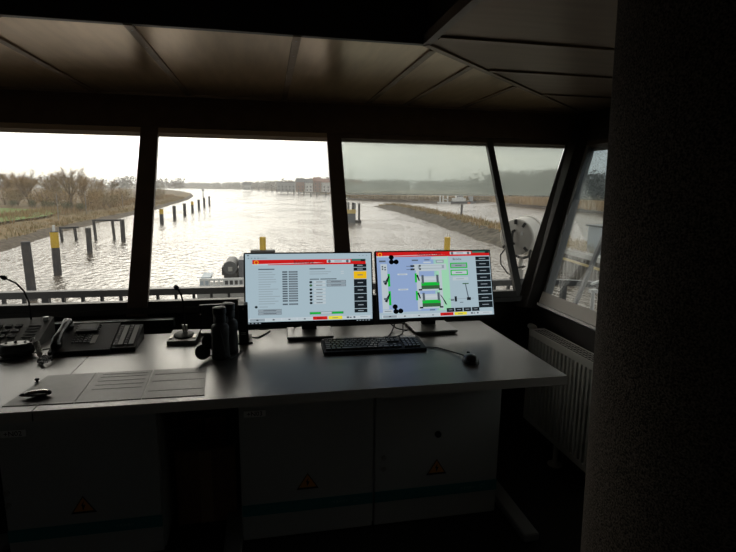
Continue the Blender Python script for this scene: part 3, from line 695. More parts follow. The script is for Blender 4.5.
# ---- steel quay on the right, seen through the side window
qa, qb = W(540, 265.8), W(612, 293); qd = (qb-qa).normalized(); qb = qa+qd*60; qn = Vector((-qd.y, qd.x, 0))
hq = 1.75
qs = tag(bpy.data.objects.new('quay_right', None), kind=S); COL.objects.link(qs); qs.location = qa
L = (qb-qa).length; nseg = int(L/.55)
zig = []
for i in range(nseg*4+1):
    t_ = i/4*.55; off = (.0, .0, .22, .22)[i % 4]; zig.append(qd*t_-qn*0+qn*off)
mb = MB(); n_ = len(zig)
mb.add([p+Vector((0, 0, -1)) for p in zig]+[p+Vector((0, 0, hq)) for p in zig], [(i, i+1, n_+i+1, n_+i) for i in range(n_-1)])
mb.build('sheet_piling', mat('sheet_steel', (.17, .15, .125), .75, c2=(.13, .11, .09), scale=1.5), qs, fix=False)
MB().box(qd*L/2+qn*.1+Vector((0, 0, hq+.16)), (L, .8, .34), RZ(math.atan2(qd.y, qd.x))).build('capping_beam', mat('pale_concrete', (.33, .32, .3), .8), qs)
MB().box(qd*L/2-qn*.06+Vector((0, 0, hq*.72)), (L, .1, .16), RZ(math.atan2(qd.y, qd.x))).build('yellow_stripe', mat('faded_yellow', (.46, .36, .16), .7), qs)
MB().prism([qn*.4+Vector((0, 0, hq-.05)), qd*L+qn*.4+Vector((0, 0, hq-.05)), qd*L+qn*2.6+Vector((0, 0, hq)), qn*2.4-qd*.5+Vector((0, 0, hq))], (0, 0, .1)).build('quay_ground', M_scrub, qs)
for bpx, bpy_, h, lab in ((565, 252.5, 1.5, 'scraggy bush at the near end of the steel quay'), (574, 254.5, 1.35, 'small leafy bush on the quay edge beside the scraggy one'), (583, 256.5, 1.2, 'low leafy bush farthest right on the quay edge')):
    t = bush(h, int(bpx), M_twig2, 'quay_bush', 500); t['label'] = lab; t.location = at(bpx, bpy_, z=WATER+hq+.05)
p = at(603, 254, z=WATER+hq+.1); t = thing('quay_cabin', 'small grey cabin standing on the quay behind the diagonal brace', 'cabin', p)
MB().box((.6, 0, 1.0), (2.6, 2, 2.0)).build('wall', mat('cabin_grey', (.28, .31, .34), .6), t); MB().box((.6, 0, 2.06), (2.9, 2.3, .12)).build('roof', M_hull, t)
MB().box((.1, -1.02, 1.2), (.8, .06, .9)).build('window', M_hwin, t); MB().box((1.3, -1.02, 1.2), (.6, .06, .9)).build('window', M_hwin, t)
# ---- lock head with winch, below on the left of the monitor
p = at(226, 289, z=WATER+2.3); k = (p-CAM).length/FPX
t = thing('lock_pier', 'concrete lock pier with white handrail beyond the balcony rail', 'pier', p)
MB().box((26*k, .4, -1.6), (100*k, 2.6, 3.2)).build('pier_block', mat('concrete', (.3, .29, .27)), t)
hr = MB()
hr.bar((-22*k, -.6, 12*k), (70*k, -.6, 12*k), .09, .09); hr.bar((-22*k, -.6, 6*k), (70*k, -.6, 6*k), .05, .05)
hr.build('handrail', M_shipw, t)
for i in range(20): MB().bar((-18*k+i*4.4*k, -.6, 0), (-18*k+i*4.4*k, -.6, 12*k), .06, .06, up=(0, 1, 0)).build('handrail_post', M_shipw, t)
MB().prism([(-24*k, -.3, 0), (-18*k, -.3, 0), (-13*k, -.3, 13*k), (-22*k, -.3, 13*k)], (0, 1.2, 0)).build('stair_housing', mat('pale_blue_grey', (.42, .48, .53), .6), t)
wn = thing('gate_winch', 'dark gate winch with drum and motor box on the lock pier', 'winch', p+Vector((4*k, 1.2, 0)))
MB().box((0, 0, 7*k), (13*k, 1.4, 14*k)).build('frame', M_pile, wn)
MB().cyl((0, -.8, 19*k), (0, .8, 19*k), 6.5*k, n=18).build('drum', mat('winch_grey', (.09, .09, .09), .6), wn, smooth=True)
MB().box((0, -.85, 18*k), (4*k, .1, 4*k)).build('name_plate', mat('winch_plate', (.3, .29, .26), .5), wn)
MB().box((11*k, 0, 13*k), (7*k, 1.2, 26*k)).build('motor_box', mat('motor_grey', (.14, .14, .15), .6), wn)
MB().box((-7*k, 0, 15*k), (3*k, 1.2, 8*k)).build('gear_box', M_pile, wn)

# ---- balcony railing: round the corner to the right
M_rail = mat('dark_rail', (.05, .05, .053), .5)
ry, rz_ = 3.9, .706
path = [Vector((-2.9, ry, 0)), Vector((2.15, ry, 0))]
cpt = [at(px, py, z=rz_) for px, py in ((549, 280), (572, 282), (596, 287.2))]
arc = [Vector((2.15+.85*math.sin(a), ry-.85*(1-math.cos(a)), 0)) for a in [i*PI/2/8 for i in range(1, 9)]]
path += arc+[Vector((3.0, -.5, 0))]
rl = thing('balcony_railing', 'dark steel balcony railing running outside below the windows', 'railing', (0, ry, -.12))
z0 = .12
mb = MB()
for a, b in zip(path[:-1], path[1:]):
    a_, b_ = a-Vector((0, ry, 0)), b-Vector((0, ry, 0)); e = (b_-a_).normalized()*.01
    mb.bar(a_+Vector((0, 0, rz_+z0-.024))-e, b_+Vector((0, 0, rz_+z0-.024))+e, .06, .048)
mb.build('handrail', M_rail, rl)
mb = MB()
for a, b in zip(path[:-1], path[1:]):
    a_, b_ = a-Vector((0, ry, 0)), b-Vector((0, ry, 0))
    mb.bar(a_+Vector((0, 0, .1)), b_+Vector((0, 0, .1)), .04, .04)
mb.build('bottom_rail', M_rail, rl)
bal = MB().bar((0, 0, .1), (0, 0, rz_+z0-.03), .018, .03, up=(0, 1, 0)).mesh('baluster', M_rail)
sp = (at(102, 296, y=ry).x-at(24, 298, y=ry).x)/4
x = at(24, 298, y=ry).x-sp*5
while x < 2.15:
    o = link('baluster', bal, rl); o.location = (x, 0, 0); x += sp
pw = at(46, 297, y=ry).x
MB().bar((pw, 0, 0), (pw, 0, rz_+z0-.03), .045, .045, up=(0, 1, 0)).build('post', M_rail, rl)
MB().bar((2.15, 0, 0), (2.15, 0, rz_+z0-.03), .045, .045, up=(0, 1, 0)).build('post', M_rail, rl)
for p in arc[1::2]+[Vector((3.0, 3.05-.35*i-.2, 0)) for i in range(7)]:
    MB().bar((p.x, p.y-ry, .0), (p.x, p.y-ry, rz_+z0-.03), .04, .04, up=(0, 1, 0)).build('baluster', M_rail, rl)
# diagonal brace and white pole outside the side window
a, b = at(574, 307, y=3.62), at(616, 208, y=3.5)
bz = thing('diagonal_brace', 'grey steel brace slanting up outside the side window', 'brace', (a.x, a.y, -.12))
d = b-a; a0 = a+d*((-.10-a.z)/d.z); b0 = a+d*((ZT+.28-a.z)/d.z)
MB().bar(a0-bz.location, b0-bz.location, .026, .03, up=(0, 1, 0)).build('strut', mat('galvanised_brace', (.17, .17, .175), .6), bz)
MB().box(a0-bz.location, (.16, .12, .02)).build('foot_plate', M_rail, bz)
p = at(592.5, 300, y=3.15)
t = thing('white_pole', 'short white pole with angled head outside the side window', 'pole', (p.x, p.y, -.12))
zt = at(592.5, 291, y=3.15).z+.12
MB().cyl((0, 0, 0), (0, 0, zt), .014, n=10).build('shaft', M_shipw, t); MB().box((0, 0, zt), (.05, .04, .025)).build('head', M_shipw, t)
MB().bar((-.02, 0, zt+.05), (.05, 0, zt+.075), .02, .012).build('arm', M_shipw, t)
# searchlight on the railing corner
c = at(516.5, 237, y=3.86); sl2 = thing('searchlight', 'round searchlight with grip handle mounted on the balcony rail', 'searchlight', (c.x+.05, ry, rz_))
ax = Vector((.82, .56, .10)).normalized(); rot = ax.to_track_quat('Z', 'Y').to_matrix(); cc = c-sl2.location
M_lens = mat('searchlight_paint', (.70, .67, .61), .45, c2=(.64, .61, .55), scale=9)
R_ = .152
MB().lathe([(.01, -.012), (R_*.9, -.012), (R_*.97, -.004), (R_, .01), (R_, .012), (R_*.985, .02), (R_*.985, .16), (R_*1.02, .165), (R_*1.02, .185), (R_*.9, .19), (.01, .19)], cc, rot, n=40).build('drum', M_lens, sl2, smooth=True)
def face(u, v, w=-.014): return cc+rot @ Vector((u, v, w))
upl = rot.inverted() @ Vector((0, 0, 1)); ux = Vector((upl.y, -upl.x, 0)).normalized(); uy = Vector((upl.x, upl.y, 0)).normalized()
if (rot @ ux).x < 0: ux = -ux
def fc(a, b, w=-.014): q = ux*a+uy*b; return cc+rot @ Vector((q.x, q.y, w))
MB().tube([fc(-.012, .055, -.012), fc(-.012, .055, -.04), fc(-.016, .0, -.045), fc(-.016, -.055, -.04), fc(-.016, -.055, -.012)], .011, n=8).build('grip', M_black, sl2, smooth=True)
for a in (55, 130, -45, -140, 90):
    q = math.radians(a); MB().bar(fc(R_*.72*math.cos(q), R_*.72*math.sin(q)), fc(R_*.98*math.cos(q), R_*.98*math.sin(q)), .02, .016, up=ax).build('latch', M_black, sl2)
MB().box(fc(.062, .035, -.013), (.035, .004, .03)).build('rating_plate', M_pwht, sl2); MB().box(fc(-.06, .04, -.013), (.03, .004, .012)).build('warning_label', M_yel, sl2)
yk = MB().tube([fc(-R_*.55, -R_*.80, .09), fc(-R_*.45, -R_*1.15, .09), fc(0, -R_*1.3, .09), fc(R_*.45, -R_*1.15, .09), fc(R_*.55, -R_*.80, .09)], .012, n=8).build('yoke', M_rail, sl2)
MB().cyl((0, 0, .0), fc(0, -R_*1.3, .09), .02, n=10).build('stem', M_lens, sl2)
MB().rbox((0, -.01, .05), (.07, .06, .08), .01).build('pan_head', M_lens, sl2); MB().box((0, 0, .006), (.1, .09, .012)).build('clamp_plate', M_rail, sl2)
MB().bar((-.05, -.03, .1), (.05, -.03, .115), .015, .012).build('lock_lever', M_black, sl2)
MB().tube([fc(-.10, -.11, -.01), fc(-.13, -.16, -.03), fc(-.125, -.24, -.03), fc(-.07, -.32, -.01), (0, -.03, .03)], .006, n=6).build('cable', M_black, sl2)
MB().tube([fc(.11, -.10, .03), fc(.10, -.2, .03), fc(.09, -.33, .03)], .007, n=6).build('cable', M_black, sl2)
# ---- river haze
hz = bpy.data.materials.new('river_haze'); hz.use_nodes = True
n, l = hz.node_tree.nodes, hz.node_tree.links; n.clear()
vsn = n.new('ShaderNodeVolumeScatter'); vsn.inputs['Density'].default_value = HAZE; vsn.inputs['Anisotropy'].default_value = .55; vsn.inputs['Color'].default_value = (1, .98, .95, 1)
ot = n.new('ShaderNodeOutputMaterial'); l.new(vsn.outputs[0], ot.inputs['Volume'])
MB().box((0, 710, 15), (2400, 1400, 48)).build('river_haze', hz, kind='stuff', label='thin bright haze lying over the river and the far banks', cat='haze')

# ================================================================== INSIDE
DZ = .76                                    # desk height
# ---- round column
cl_ = thing('round_column', 'round column clad in dark speckled felt standing right in the foreground', 'column', (.893, .709, 0))
n_ = 96; mb = MB()
mb.lathe([(.3+.022*(z-1.2), z) for z in (0, .5, 1, 1.5, 2.33)], n=n_); mb.build('shaft', M_column, cl_, smooth=True)
MB().lathe([(.308, 0), (.308, .07), (.302, .075)], n=64).build('base_ring', M_black, cl_, smooth=True)
# ---- two worktops meeting at a seam
def worktop(x0, x1, lab, legs):
    t = thing('desk', lab, 'desk', ((x0+x1)/2, 2.065, 0)); h = (x1-x0)/2
    MB().box((0, 0, DZ-.018), (2*h, .82, .036)).build('worktop', M_desk, t)
    MB().box((0, -.4115, DZ-.018), (2*h-.001, .003, .0355)).build('front_edge', M_deskedge, t)
    for x in legs:
        lg = MB().box((x-(x0+x1)/2, .1, .375), (.06, .09, .70)).build('leg', M_black, t)
        MB().rbox((x-(x0+x1)/2, -.03, .018), (.07, .62, .036), .01).build('foot', mat('desk_foot_grey', (.3, .3, .29), .4), lg)
        MB().box((x-(x0+x1)/2, 0, .712), (.06, .6, .02)).build('bracket', M_black, lg)
    MB().box((0, .15, .70), (2*h-.2, .05, .04)).build('cross_rail', M_black, t)
    if x0 > -1: MB().box((-.28-(x0+x1)/2, .33, .56), (.28, .012, .30)).build('shade_panel', M_black, t)  # black sheet added to darken the gap between the cabinets
    return t
worktop(-1.56, -.7355, 'grey laminate desk section at the left carrying the telephone', (-1.45, -1.09))
worktop(-.7325, 1.112, 'long grey laminate desk section with both monitors', (-.165, 1.06))
# ---- switch cabinets under the desk
def cabinet(x0, x1, y, doors, label, cat, plate, platex, lock):
    w = x1-x0; t = thing('switch_cabinet', label, 'cabinet', ((x0+x1)/2, y, 0)); ox = -(x0+x1)/2
    MB().box((0, .25, .35), (w, .46, .66)).build('body', M_cab, t); MB().box((0, .25, .01), (w-.04, .42, .02)).build('plinth', M_plinth, t)
    for (a, b, tri, lk, knob) in doors:
        d = MB().rbox(((a+b)/2+ox, .008, .346), (b-a-.008, .022, .66), .004).build('door', M_cab, t)
        MB().box(((a+b)/2+ox, -.0045, .15), (b-a-.008, .002, .05)).build('teal_stripe', M_teal, d)
        for j in range(5): MB().box((b-.17+j*.014+ox, -.006, .15), (.009, .001, .008+.004*(j % 2))).build('faded_mark', mat('faded_print', (.16, .36, .37), .5), d)
        MB().tube([(b-.075+ox+.016*math.cos(q)*(1-.1*q), -.006, .15+.011*math.sin(q)*(1-.1*q)) for q in [i*.5 for i in range(12)]], .0016, n=4).build('swirl_emblem', mat('faded_print', (.16, .36, .37), .5), d)
        wx, wz = tri[0]+ox, tri[1]; s_ = .046
        tr = MB().prism([(wx-s_, -.004, wz-s_*.72), (wx+s_, -.004, wz-s_*.72), (wx, -.004, wz+s_*.86)], (0, -.001, 0)).build('warning_sign', M_black, d)
        s_ = .036; MB().prism([(wx-s_, -.0052, wz-s_*.66), (wx+s_, -.0052, wz-s_*.66), (wx, -.0052, wz+s_*.92)], (0, -.001, 0)).build('amber_field', M_warn, tr)
        bl = MB(); bl.prism([(wx+.004, -.0064, wz+.02), (wx-.008, -.0064, wz), (wx-.001, -.0064, wz)], (0, -.0008, 0)); bl.prism([(wx-.004, -.0064, wz+.003), (wx+.008, -.0064, wz+.003), (wx-.002, -.0064, wz-.021)], (0, -.0008, 0))
        bl.build('bolt_symbol', M_black, tr)
        if lk:
            for z in (.279, .33): MB().cyl((lk+ox, .0, z), (lk+ox, -.008, z), .011, n=14).build('lock', M_alu, d)
        if knob:
            MB().cyl((knob[0]+ox, .0, knob[1]), (knob[0]+ox, -.012, knob[1]), .014, n=16).build('rotary_knob', M_black, d)
    pl = MB().rbox((platex+ox, -.0045, plate[1]), (.085, .003, .026), .003, RX(0)).build('name_plate', mat('plate_white', (.9, .9, .87), .4), t)
    text('lettering', plate[0], .026, (platex+ox, -.0066, plate[1]), (PI/2, 0, 0), M_black, pl, 'CENTER')
    return t
cabinet(-.985, -.43, 1.93, [(-.985, -.43, (-.714, .25), -.968, None)], 'grey switch cabinet with plate N02 under the left desk section', 'cabinet', ('+N02', .562), -.925, None)
cabinet(-.13, .99, 1.93, [(-.13, .42, (.14, .255), None, None), (.42, .99, (.70, .262), .4635, (.70, .418))], 'wide two door switch cabinet with plate N03 under the monitors', 'cabinet', ('+N03', .571), -.066, None)
# between the cabinets: box and hanging cable
t = thing('cardboard_box', 'brown cardboard box standing between the two switch cabinets', 'box', (-.285, 2.25, 0))
MB().box((0, 0, .17), (.25, .3, .34)).build('carton', M_brown_box, t)
for s_ in (-1, 1): MB().box((s_*.064, 0, .344), (.12, .3, .005), RY(s_*.03)).build('flap', M_brown_box, t)
MB().box((0, -.151, .17), (.05, .002, .34)).build('tape', mat('parcel_tape', (.3, .2, .11), .3), t)
pts = [(-.36, 2.03, .72), (-.365, 2.0, .62)]+[(-.315+.045*math.cos(a), 1.99, .50+.06*math.sin(a)*1.1) for a in [PI+i*PI/8 for i in range(9)]]+[(-.27, 2.02, .62), (-.27, 2.05, .72)]
MB().tube(pts, .006, n=8).build('hanging_cable', M_black, label='black cable loop hanging under the desk between the cabinets', cat='cable', smooth=True)
# ---- radiator under the side window
rd = thing('radiator', 'white panel radiator with ribbed front and slotted top under the side window', 'radiator', (1.49, 1.9, 0))
y0, y1, zb, zt = -.75, .63, .15, .685
prof = []; y = y0; pitch = .033
while y < y1-pitch*.5:
    prof += [(-.050, y), (-.050, y+pitch*.5), (-.038, y+pitch*.62), (-.038, y+pitch*.88)]; y += pitch
prof.append((-.050, y1))
mb = MB(); N = len(prof)
mb.add([(x, y, zb+.03) for x, y in prof]+[(x, y, zt-.035) for x, y in prof], [(i, i+1, N+i+1, N+i) for i in range(N-1)])
mb.box((-.046, (y0+y1)/2, zb+.015), (.008, y1-y0, .03)); mb.box((-.046, (y0+y1)/2, zt-.018), (.008, y1-y0, .036))
mb.box((-.034, (y0+y1)/2, (zb+zt)/2), (.006, y1-y0, zt-zb-.02))
mb.build('front_panel', M_rad, rd, fix=False)
MB().box((.035, (y0+y1)/2, (zb+zt)/2), (.012, y1-y0, zt-zb)).build('rear_panel', M_rad, rd)
for yy in (y0, y1): MB().box((-.004, yy, (zb+zt)/2), (.092, .004, zt-zb)).build('side_cheek', M_rad, rd)
gr = MB().box((-.002, (y0+y1)/2, zt-.006), (.094, y1-y0, .006)).build('top_grille', M_rad, rd)
sm = MB(); yy = y0+.02
while yy < y1-.02:
    for xx in (-.032, -.012, .008, .028): sm.box((xx, yy, zt-.0024), (.013, .014, .0016))
    yy += .024
sm.build('grille_slot_field', M_slot, gr, kind='stuff')
vv = MB().lathe([(.008, 0), (.014, .005), (.018, .012), (.0185, .05), (.015, .066), (.006, .07)], (.0, y1+.022, zt-.008), RX(-PI/2), n=18).build('thermostat_valve', M_white, rd, smooth=True)
MB().cyl((0, y1-.01, zt-.03), (0, y1+.025, zt-.008), .009, n=10).build('valve_body', M_alu, vv)
MB().tube([(0, y1+.015, zt-.04), (0, y1+.015, .2), (.03, y1+.015, .12), (.06, y1+.015, .12)], .008, n=8).build('supply_pipe', M_rad, rd, smooth=True)
for yy in (.36, -.5):
    ft = MB().cyl((0, yy, .006), (0, yy, zb+.02), .013, n=10).build('stand_foot', M_rad, rd, smooth=True)
    MB().cyl((0, yy, 0), (0, yy, .008), .038, n=18).build('floor_disc', M_rad, ft)

# ---- monitors
def emis(name, c, k=1.0):
    if name in _mats: return _mats[name]
    m = bpy.data.materials.new(name); m.use_nodes = True; n, l = m.node_tree.nodes, m.node_tree.links; n.clear()
    e = n.new('ShaderNodeEmission'); e.inputs[0].default_value = (*c, 1); e.inputs[1].default_value = k
    o = n.new('ShaderNodeOutputMaterial'); l.new(e.outputs[0], o.inputs[0]); _mats[name] = m; return m
def s2l(r, g, b): return tuple((v/255)**2.2 for v in (r, g, b))
SC = {k: emis('screen_'+k, s2l(*v)) for k, v in dict(paper=(160, 180, 190), red=(196, 34, 34), dark=(30, 36, 40), yel=(226, 178, 30), yel2=(222, 208, 60), grn=(30, 176, 60), grnd=(58, 92, 62), grey=(140, 152, 160), lgrey=(178, 190, 196), blue=(138, 160, 198), mint=(150, 205, 170), txt=(84, 94, 102), bar=(186, 196, 202), tealm=(58, 106, 92), black=(8, 10, 12)).items()}
def monitor(c, w, h, rz, tilt, label, draw):
    t = thing('monitor', label, 'monitor', (c[0], c[1], DZ), rz); zc = c[2]-DZ; R = RX(tilt)
    def Q(x, y, z): return R @ Vector((x, y, z))+Vector((0, 0, zc))
    MB().rbox(Q(0, .012, 0), (w, h, .022), .006, R @ RX(PI/2)).build('housing', M_black, t, smooth=True)
    MB().rbox(Q(0, .036, -.02), (w*.55, h*.6, .03), .03, R @ RX(PI/2)).build('rear_bulge', M_black, t, smooth=True)
    sm_, sub = [], {}
    bz_, bb = .007, .017
    sw, sh = w-2*bz_, h-bz_-bb
    def uv(u, v, d): return Q(-w/2+bz_+u*sw, d, h/2-bz_-v*sh)
    names = list(SC); mb = MB()
    def rect(u0, v0, u1, v1, c_, lay=1):
        d = -.0002-.00018*lay
        mb.add([uv(u0, v0, d), uv(u1, v0, d), uv(u1, v1, d), uv(u0, v1, d)], [(0, 3, 2, 1)], names.index(c_))
    def poly(pts, c_, lay=1):
        mb.add([uv(u, v, -.0002-.00018*lay) for u, v in pts], [tuple(range(len(pts)))[::-1]], names.index(c_))
    txts = []
    def tx(u, v, s, size, c_, align='LEFT'): txts.append((u, v, s, size, c_, align))
    draw(rect, poly, tx)
    sc = mb.build('screen', [SC[k] for k in names], t, fix=False)
    for u, v, s, size, c_, al in txts:
        p = uv(u, v, -.0016); text('screen_lettering', s, size*sh, p, (PI/2+tilt, 0, 0), SC[c_], sc, al, ext=0)
    MB().box(Q(0, .001, -h/2+bb*.5), (w-.004, .003, bb-.003), R).build('lower_bezel', M_black, t)
    # stand
    MB().rbox((0, .07, .012), (.215, .225, .012), .008).build('stand_base', mat('stand_grey', (.12, .118, .11), .35, spec=.5), t)
    MB().box((0, .1, zc*.5), (.07, .03, zc)).build('stand_neck', M_black, t)
    MB().box((0, .075, zc), (.1, .06, .1)).build('stand_hinge', M_black, t)
    MB().rbox((0, .07, .003), (.2, .2, .006), .006).build('rubber_pad', M_rubber, t)
    return t
def header(rect, poly, tx, title, top, u0, u1):
    rect(u0, top, u1, top+.075, 'bar', 1)
    poly([(u0, top), (u1, top), (u1, top+.075), (u0+.5, top+.045), (u0, top+.06)], 'red', 2)
    poly([(u0+.12, top+.066), (u0+.56, top+.05), (u1, top+.062), (u1, top+.075), (u0+.12, top+.075)], 'red', 3)
    poly([(u0+.03+.018*math.cos(a), top+.036+.030*math.sin(a)) for a in [i*PI/4 for i in range(8)]], 'yel', 4)
    poly([(u0+.03+.013*math.cos(a), top+.036+.022*math.sin(a)) for a in [i*PI/4 for i in range(8)]], 'red', 5)
    rect(.64, top+.008, .83, top+.05, 'bar', 4)
    for u in (.66, .805): poly([(u+.012*math.cos(a), top+.03+.022*math.sin(a)) for a in [i*PI/4 for i in range(8)]], 'txt', 5)
    rect(.70, top+.02, .76, top+.036, 'grey', 5)
    rect(.84, top, u1, top+.03, 'tealm', 5); rect(u1-.04, top+.006, u1-.005, top+.036, 'dark', 6)
    tx(.455, top+.036, title, .058, 'dark', 'CENTER')
def footer(rect, poly, v0, v1):
    rect(.02, v0, .985, v1, 'bar', 1)
    for k, (a, b) in enumerate(((.03, .145), (.155, .27), (.28, .39), (.40, .51))):
        rect(a, v0+.006, b, v1-.004, 'grey' if k == 0 else 'lgrey', 2); rect((a+b)/2-.008, v0+.018, (a+b)/2+.008, v1-.014, 'dark' if k < 2 else 'txt', 3)
    rect(.52, v0-.004, .635, v1-.004, 'red', 2); rect(.645, v0-.004, .755, v1-.004, 'yel2', 2); rect(.55, v0+.018, .60, v0+.026, 'dark', 3); rect(.675, v0+.018, .72, v0+.026, 'txt', 3)
    rect(.79, v0+.008, .81, v1-.014, 'txt', 3); rect(.815, v0+.014, .83, v1-.016, 'txt', 3); rect(.845, v0+.008, .86, v1-.014, 'txt', 3); rect(.90, v0+.014, .96, v0+.022, 'grey', 3)
def draw_left(rect, poly, tx):
    rnd = random.Random(3)
    rect(0, 0, 1, 1, 'paper', 0)
    rect(.015, .012, .03, .028, 'txt'); rect(.04, .014, .12, .024, 'lgrey')
    for i in range(4): rect(.02+i*.025, .055, .03+i*.025, .064, 'txt')
    rect(.11, .055, .17, .064, 'grey')
    for i in range(3): rect(.90+i*.03, .03, .91+i*.03, .036, 'txt')
    header(rect, poly, tx, 'Beleuchtung', .085, .055, .955)
    rect(.10, .212, .225, .228, 'txt'); rect(.50, .215, .625, .231, 'txt')
    for i in range(14):
        v = .258+i*.0345
        rect(.10, v, .10+rnd.uniform(.09, .165), v+.009, 'grey')
        if i == 13: v += .014
        rect(.285, v-.007, .325, v+.015, 'txt'); rect(.335, v-.007, .405, v+.015, 'txt'); rect(.342, v+.001, .398, v+.006, 'grey', 2)
    for i in range(2): rect(.50, .262+i*.03, .50+rnd.uniform(.14, .19), .271+i*.03, 'grey'); rect(.75, .258+i*.03, .775, .272+i*.03, 'lgrey')
    rect(.50, .365, .575, .379, 'txt'); rect(.585, .365, .715, .379, 'txt')
    for i, v in enumerate((.415, .462, .522, .572, .622, .668, .715)):
        poly([(.508+.012*math.cos(a), v+.018*math.sin(a)) for a in [k*PI/4 for k in range(8)]], 'dark' if i != 1 else 'grnd')
        rect(.53, v-.018, .625, v+.016, 'lgrey'); rect(.55, v-.006, .60, v+.003, 'txt', 2)
    for v in (.392, .442): rect(.635, v, .79, v+.04, 'txt'); rect(.638, v+.005, .787, v+.036, 'grey', 2); rect(.67, v+.015, .75, v+.024, 'txt', 3)
    poly([(.08+.012*math.cos(a), .755+.018*math.sin(a)) for a in [k*PI/4 for k in range(8)]], 'dark'); rect(.105, .75, .17, .76, 'grey')
    for v in (.79, .832): rect(.095, v, .275, v+.037, 'txt'); rect(.097, v+.004, .273, v+.034, 'grey', 2); rect(.135, v+.014, .235, v+.023, 'txt', 3)
    rect(.495, .845, .765, .88, 'txt'); rect(.498, .85, .58, .876, 'grn', 2); rect(.585, .85, .67, .876, 'lgrey', 2); rect(.675, .85, .762, .876, 'grn', 2)
    for i, (a, b, c_) in enumerate(((.155, .205, 'dark'), (.213, .258, 'dark'), (.267, .375, 'yel'), (.383, .485, 'dark'), (.493, .59, 'dark'), (.598, .70, 'dark'), (.708, .81, 'dark'), (.818, .87, 'dark'))):
        rect(.855, a, .96, b, c_); rect(.885, (a+b)/2-.006, .93, (a+b)/2+.006, 'grey' if c_ == 'dark' else 'txt', 2)
    footer(rect, poly, .915, .962)
    rect(0, .968, 1, 1, 'black', 1)
    for i in range(4): rect(.015+i*.028, .978, .03+i*.028, .990, 'grey', 2)
    for i in range(5): rect(.87+i*.024, .978, .882+i*.024, .990, 'grey', 2)
def draw_right(rect, poly, tx):
    rect(0, 0, 1, 1, 'paper', 0)
    header(rect, poly, tx, 'Übersicht West', .0, .0, 1.0)
    rect(.0, .078, .51, .905, 'blue', 1); rect(.49, .078, .62, .905, 'mint', 1)
    rect(.03, .18, .085, .86, 'lgrey', 2)                       # left quay wall
    for v in (.21, .245): rect(.04, v, .052, v+.02, 'dark', 3); rect(.062, v+.012, .074, v+.03, 'dark', 3)
    rect(.02, .125, .075, .15, 'txt', 3); rect(.30, .12, .355, .14, 'txt', 3)
    def blob(u, v, c_='black', r=.022):
        poly([(u+r*.62*1.05*math.cos(a), v+r*1.1*math.sin(a)) for a in [k*PI/6 for k in range(12)]], c_, 5)
    for u, v in ((.125, .08), (.125, .15), (.165, .15), (.135, .825), (.14, .895), (.18, .89)): blob(u, v, r=.034)
    for a, b in ((.33, .52), (.59, .80)):
        rect(.085, a, .105, b, 'grn', 3); poly([(.05, a+.15), (.095, a+.02), (.10, a+.05), (.07, a+.17)], 'dark', 4); rect(.045, a+.10, .075, a+.13, 'txt', 4)
    rect(.31, .19, .60, .285, 'lgrey', 2); rect(.35, .21, .58, .262, 'grey', 3); rect(.37, .215, .56, .255, 'lgrey', 4)
    for v in (.205, .255): rect(.25, v+.012, .32, v+.02, 'txt', 5); rect(.285, v, .32, v+.028, 'dark', 5); rect(.36, v, .375, v+.024, 'dark', 5)
    rect(.33, .285, .355, .89, 'lgrey', 2); rect(.46+.07, .285, .555, .89, 'lgrey', 2); rect(.33, .285, .555, .30, 'lgrey', 2)
    for a in (.36, .63):
        rect(.375, a, .395, a+.13, 'txt', 4); rect(.505, a, .525, a+.13, 'txt', 4)
        rect(.355, a+.02, .545, a+.24, 'lgrey', 2)
        rect(.40, a+.045, .50, a+.075, 'bar', 3)
        rect(.37, a+.11, .53, a+.185, 'grn', 4); rect(.37, a+.16, .53, a+.215, 'grnd', 5)
        rect(.345, a+.212, .375, a+.235, 'dark', 6); rect(.52, a+.212, .55, a+.235, 'dark', 6)
        rect(.318, a-.03, .335, a+.11, 'grn', 3); poly([(.33, a+.0), (.345, a-.01), (.36, a+.08), (.35, a+.09)], 'dark', 5)
    for v in (.33, .56): rect(.17, v, .255, v+.022, 'bar', 3); rect(.185, v+.007, .24, v+.013, 'grey', 4)
    rect(.41, .12, .455, .134, 'txt', 3); rect(.40, .155, .465, .175, 'bar', 3); rect(.47, .085, .61, .12, 'lgrey', 3); rect(.51, .13, .58, .18, 'grey', 3); rect(.52, .145, .57, .165, 'lgrey', 4)
    rect(.03, .865, .115, .915, 'lgrey', 3); rect(.045, .885, .10, .893, 'txt', 4); rect(.43, .915-.03, .475, .90, 'txt', 3)
    poly([(.525, .66), (.54, .68), (.575, .78), (.585, .83), (.57, .81), (.55, .73)], 'black', 4)
    tx(.70, .125, 'Brücke', .05, 'dark', 'CENTER')
    for v, c_ in ((.18, 'grey'), (.29, 'lgrey')): rect(.635, v, .79, v+.085, 'grn', 3); rect(.645, v+.016, .78, v+.07, c_, 4); rect(.68, v+.038, .74, v+.048, 'txt', 5)
    rect(.65, .405, .79, .455, 'lgrey', 3); rect(.68, .427, .75, .436, 'grey', 4)
    rect(.735, .50, .79, .515, 'grnd', 3); poly([(.757, .515), (.765, .515), (.785, .74), (.775, .74)], 'txt', 3)
    rect(.60, .735, .83, .742, 'grey', 3); rect(.655, .70, .675, .78, 'dark', 4); rect(.765, .72, .80, .765, 'dark', 4); rect(.62, .745, .65, .765, 'txt', 4); rect(.70, .79, .73, .80, 'txt', 4)
    for i in range(4): rect(.578+i*.075, .875, .645+i*.075, .935, 'dark', 3); rect(.595+i*.075, .90, .628+i*.075, .908, 'grey', 4)
    for i in range(8):
        a = .09+i*.106-(i > 0)*.04; b = a+(.062 if i == 0 else .10); b = min(b, .935); rect(.868, a, .995, b-.005, 'dark', 3); rect(.90, (a+b)/2-.006, .96, (a+b)/2+.004, 'grey', 4)
    footer(rect, poly, .945, .99)
